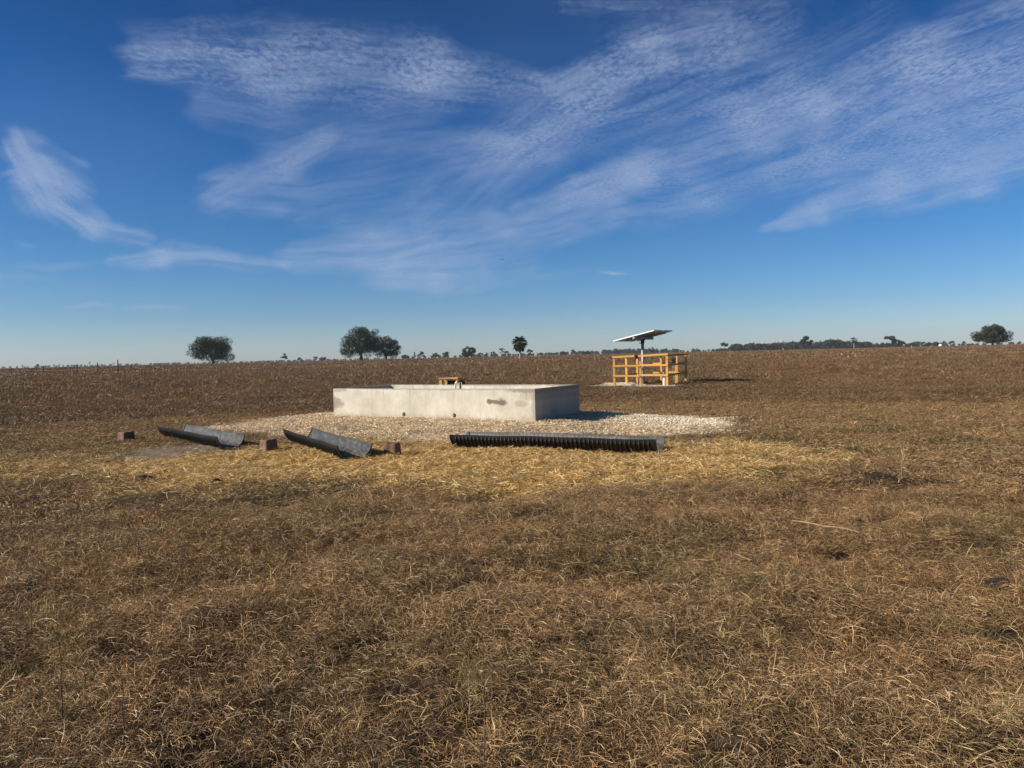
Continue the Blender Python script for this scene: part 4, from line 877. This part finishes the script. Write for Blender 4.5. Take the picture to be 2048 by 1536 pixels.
# ------------------------------------------------------------------ weeds, sticks, dung
def weed(px, py, H, label, seed, lean=0., fluffy=0, mat=None, nb=9):
    r = random.Random(seed); p = gpt(px, py); ob = empty('weed_stalk', p, r.uniform(0, 6), label, 'weed', 'dead weeds standing in the grass'); ob.rotation_euler = (0, 0, 0)
    mb = MB(); pts = []; x = 0; 
    for i in range(7):
        f = i/6; pts.append(Vector((lean*H*f*f+r.uniform(-.01, .01)*H, r.uniform(-.01, .01)*H, H*f)))
    mb.tube(pts, [.0026*(1-f*.75/6)+.0003 for f in range(7)], 5)
    tips = []
    for i in range(nb):
        f = r.uniform(.3, .95); k = int(f*6); b0 = pts[k].lerp(pts[min(k+1, 6)], f*6-k); a = r.uniform(0, 6.28); l = H*r.uniform(.1, .26)*(1.25-f)
        t1 = b0+Vector((math.cos(a)*l*.5, math.sin(a)*l*.5, l)); mb.tube([b0, b0.lerp(t1, .5)+Vector((0, 0, -.01)), t1], [.002, .0014, .0007], 4, cap=False); tips.append(t1); tips.append(b0.lerp(t1, .6))
    mb.build('stem', mat or M_weed, ob)
    if fluffy:
        rg = np.random.default_rng(seed); c = np.array([list(t_) for t_ in tips]+[[0, 0, H*.15], [.04, 0, H*.2], [-.05, .02, H*.1]][:3 if fluffy > 1 else 0]); n = int(fluffy*420)
        cl = rg.integers(0, len(c), n); root = c[cl]+rg.normal(0, .028*fluffy, (n, 3)); root[:, 2] = np.abs(root[:, 2])
        V, F, A = blades(root, rg.uniform(0, 6.28, n), rg.uniform(.02, .06, n), rg.uniform(0, 1.5, n), rg.uniform(-.3, 1.3, n), .0016, 2, 0, rg.random(n)); np_mesh('foliage', V, F, A, M_fennel if fluffy > 1 else M_straw, ob)
    return ob
weeds = [(125, 1450, .62, 'yellowish feathery dead weed at the lower left corner', 0, 2.2, None), (65, 1290, .55, 'thin dark stalk by the left edge of the near grass', .05, 0, None),
 (250, 1530, .50, 'thin dark stem at the bottom edge, left side', 0, 0, None), (290, 1142, .42, 'dark forked stem left of centre in the grass', -.35, 0, None), (180, 1160, .45, 'twiggy dark weed in the left mid grass', -.3, .3, None),
 (592, 1080, .40, 'slim pale stalk below the middle half pipe', .05, 0, M_weedpale), (1042, 1030, .52, 'feathery dead weed standing in front of the side-on pipe', -.02, .8, None), (1322, 985, .50, 'feathery dead weed by the right end of the side-on pipe', .0, .9, None),
 (745, 1350, .40, 'dark stem leaning left in the lower middle grass', -.55, 0, None), (970, 1530, .62, 'tall thin stem at the bottom centre', .0, .2, None), (1352, 1095, .34, 'small forked twiggy weed right of centre', .12, 0, None),
 (1802, 960, .55, 'single pale straight stalk on the right of the field', .12, 0, M_weedpale), (1475, 975, .36, 'low dark weed at the right edge of the straw', .03, .4, None), (24, 1080, .42, 'thin bent stem at the left edge beside the straw', .1, 0, None),
 (940, 1450, .30, 'bushy grey green weed low in the bottom centre', 0, 1.3, M_weedpale), (1790, 850, .55, 'dark leaning weed right of the limestone patch', -.3, .3, None), (1968, 1090, .4, 'slim dark stalk near the right edge', -.05, 0, None), (2020, 870, .6, 'pale upright stalk at the right edge of the field', .0, 0, M_weedpale)]
for i, (px, py, H_, lab, ln, fl, mt) in enumerate(weeds): weed(px, py, H_, lab, 60+i, ln, fl, mt)
def stick(pa, pb, rad, mat, label, seed):
    r = random.Random(seed); a, b_ = gpt(*pa), gpt(*pb); mb = MB(); pts = [a.lerp(b_, i/6)+Vector((r.uniform(-.015, .015), r.uniform(-.015, .015), .07+r.uniform(-.008, .012))) for i in range(7)]
    o_ = a.copy(); mb.tube([p-o_ for p in pts], [rad*(1-.08*i) for i in range(7)], 6); k = pts[3]-o_; mb.tube([k, k+Vector((.06, .05, .03))], [rad*.6, rad*.3], 5)
    tag(mb.build('stick', mat, loc=o_), label, 'stick')
stick((755, 1091), (838, 1086), .006, M_weed, 'dark twig lying flat in the grass below the straw', 1)
stick((1582, 1055), (1718, 1091), .005, M_weedpale, 'long pale stalk fallen across the right grass', 2)
stick((1340, 1103), (1382, 1114), .005, M_weed, 'short dark twig lying right of centre', 3)
M_dung = simple('dry_dung', (.016, .012, .010), .8, .4, 20, bmp=.4)
def dung(px, py, s, label, seed):
    r = random.Random(seed); p = gpt(px, py); mb = MB(); n = 14
    for L_ in range(3):
        ox, oy, sc = (0, 0, 1) if L_ == 0 else (r.uniform(-.4, .4)*s, r.uniform(-.3, .3)*s, .55)
        pr = [(1.0, 0), (1.05, .12), (.8, .3), (.45, .40), (.0, .42)]
        vs = [(ox+s*sc*q*(1+.14*math.sin(3*k+L_))*math.cos(6.283*k/n), oy+s*sc*q*(1+.14*math.cos(2*k))*math.sin(6.283*k/n), s*sc*z*.9+.015*L_) for q, z in pr for k in range(n)]
        mb.add(vs, [(i*n+k, i*n+(k+1) % n, (i+1)*n+(k+1) % n, (i+1)*n+k) for i in range(4) for k in range(n)])
    tag(mb.build('dung_pat', M_dung, smooth=True, loc=(p.x, p.y, p.z+.03)), label, 'dung', 'dark dung pats in the grass')
dung(1997, 1178, .085, 'black dung pat in the grass near the right edge', 1); dung(1262, 936, .06, 'small dark dung pat in the golden straw below the pipe', 2)
dung(434, 967, .07, 'dark dung pat in the straw on the left', 3); dung(288, 962, .13, 'wide flat dung pat left of the other one', 4); dung(1392, 824, .08, 'small dark dung pat behind the limestone patch', 5)
dung(1090, 1027, .09, 'dark dung pat in the brown grass below the side-on pipe', 6)

# ------------------------------------------------------------------ air
HAZE = True
if HAZE:
    mb = MB(); mb.box((0, 0, 31), (6200, 6200, 68)); 
    m = bpy.data.materials.new('haze'); m.use_nodes = True; t = m.node_tree; t.nodes.clear()
    pv_ = t.nodes.new('ShaderNodeVolumePrincipled'); pv_.inputs['Density'].default_value = .00013; pv_.inputs['Color'].default_value = (.80, .90, 1, 1); pv_.inputs['Anisotropy'].default_value = .1
    oo = t.nodes.new('ShaderNodeOutputMaterial'); t.links.new(pv_.outputs[0], oo.inputs['Volume'])
    o = mb.build('haze', m); tag(o, 'thin pale haze over the far pasture', 'haze', kind='stuff')
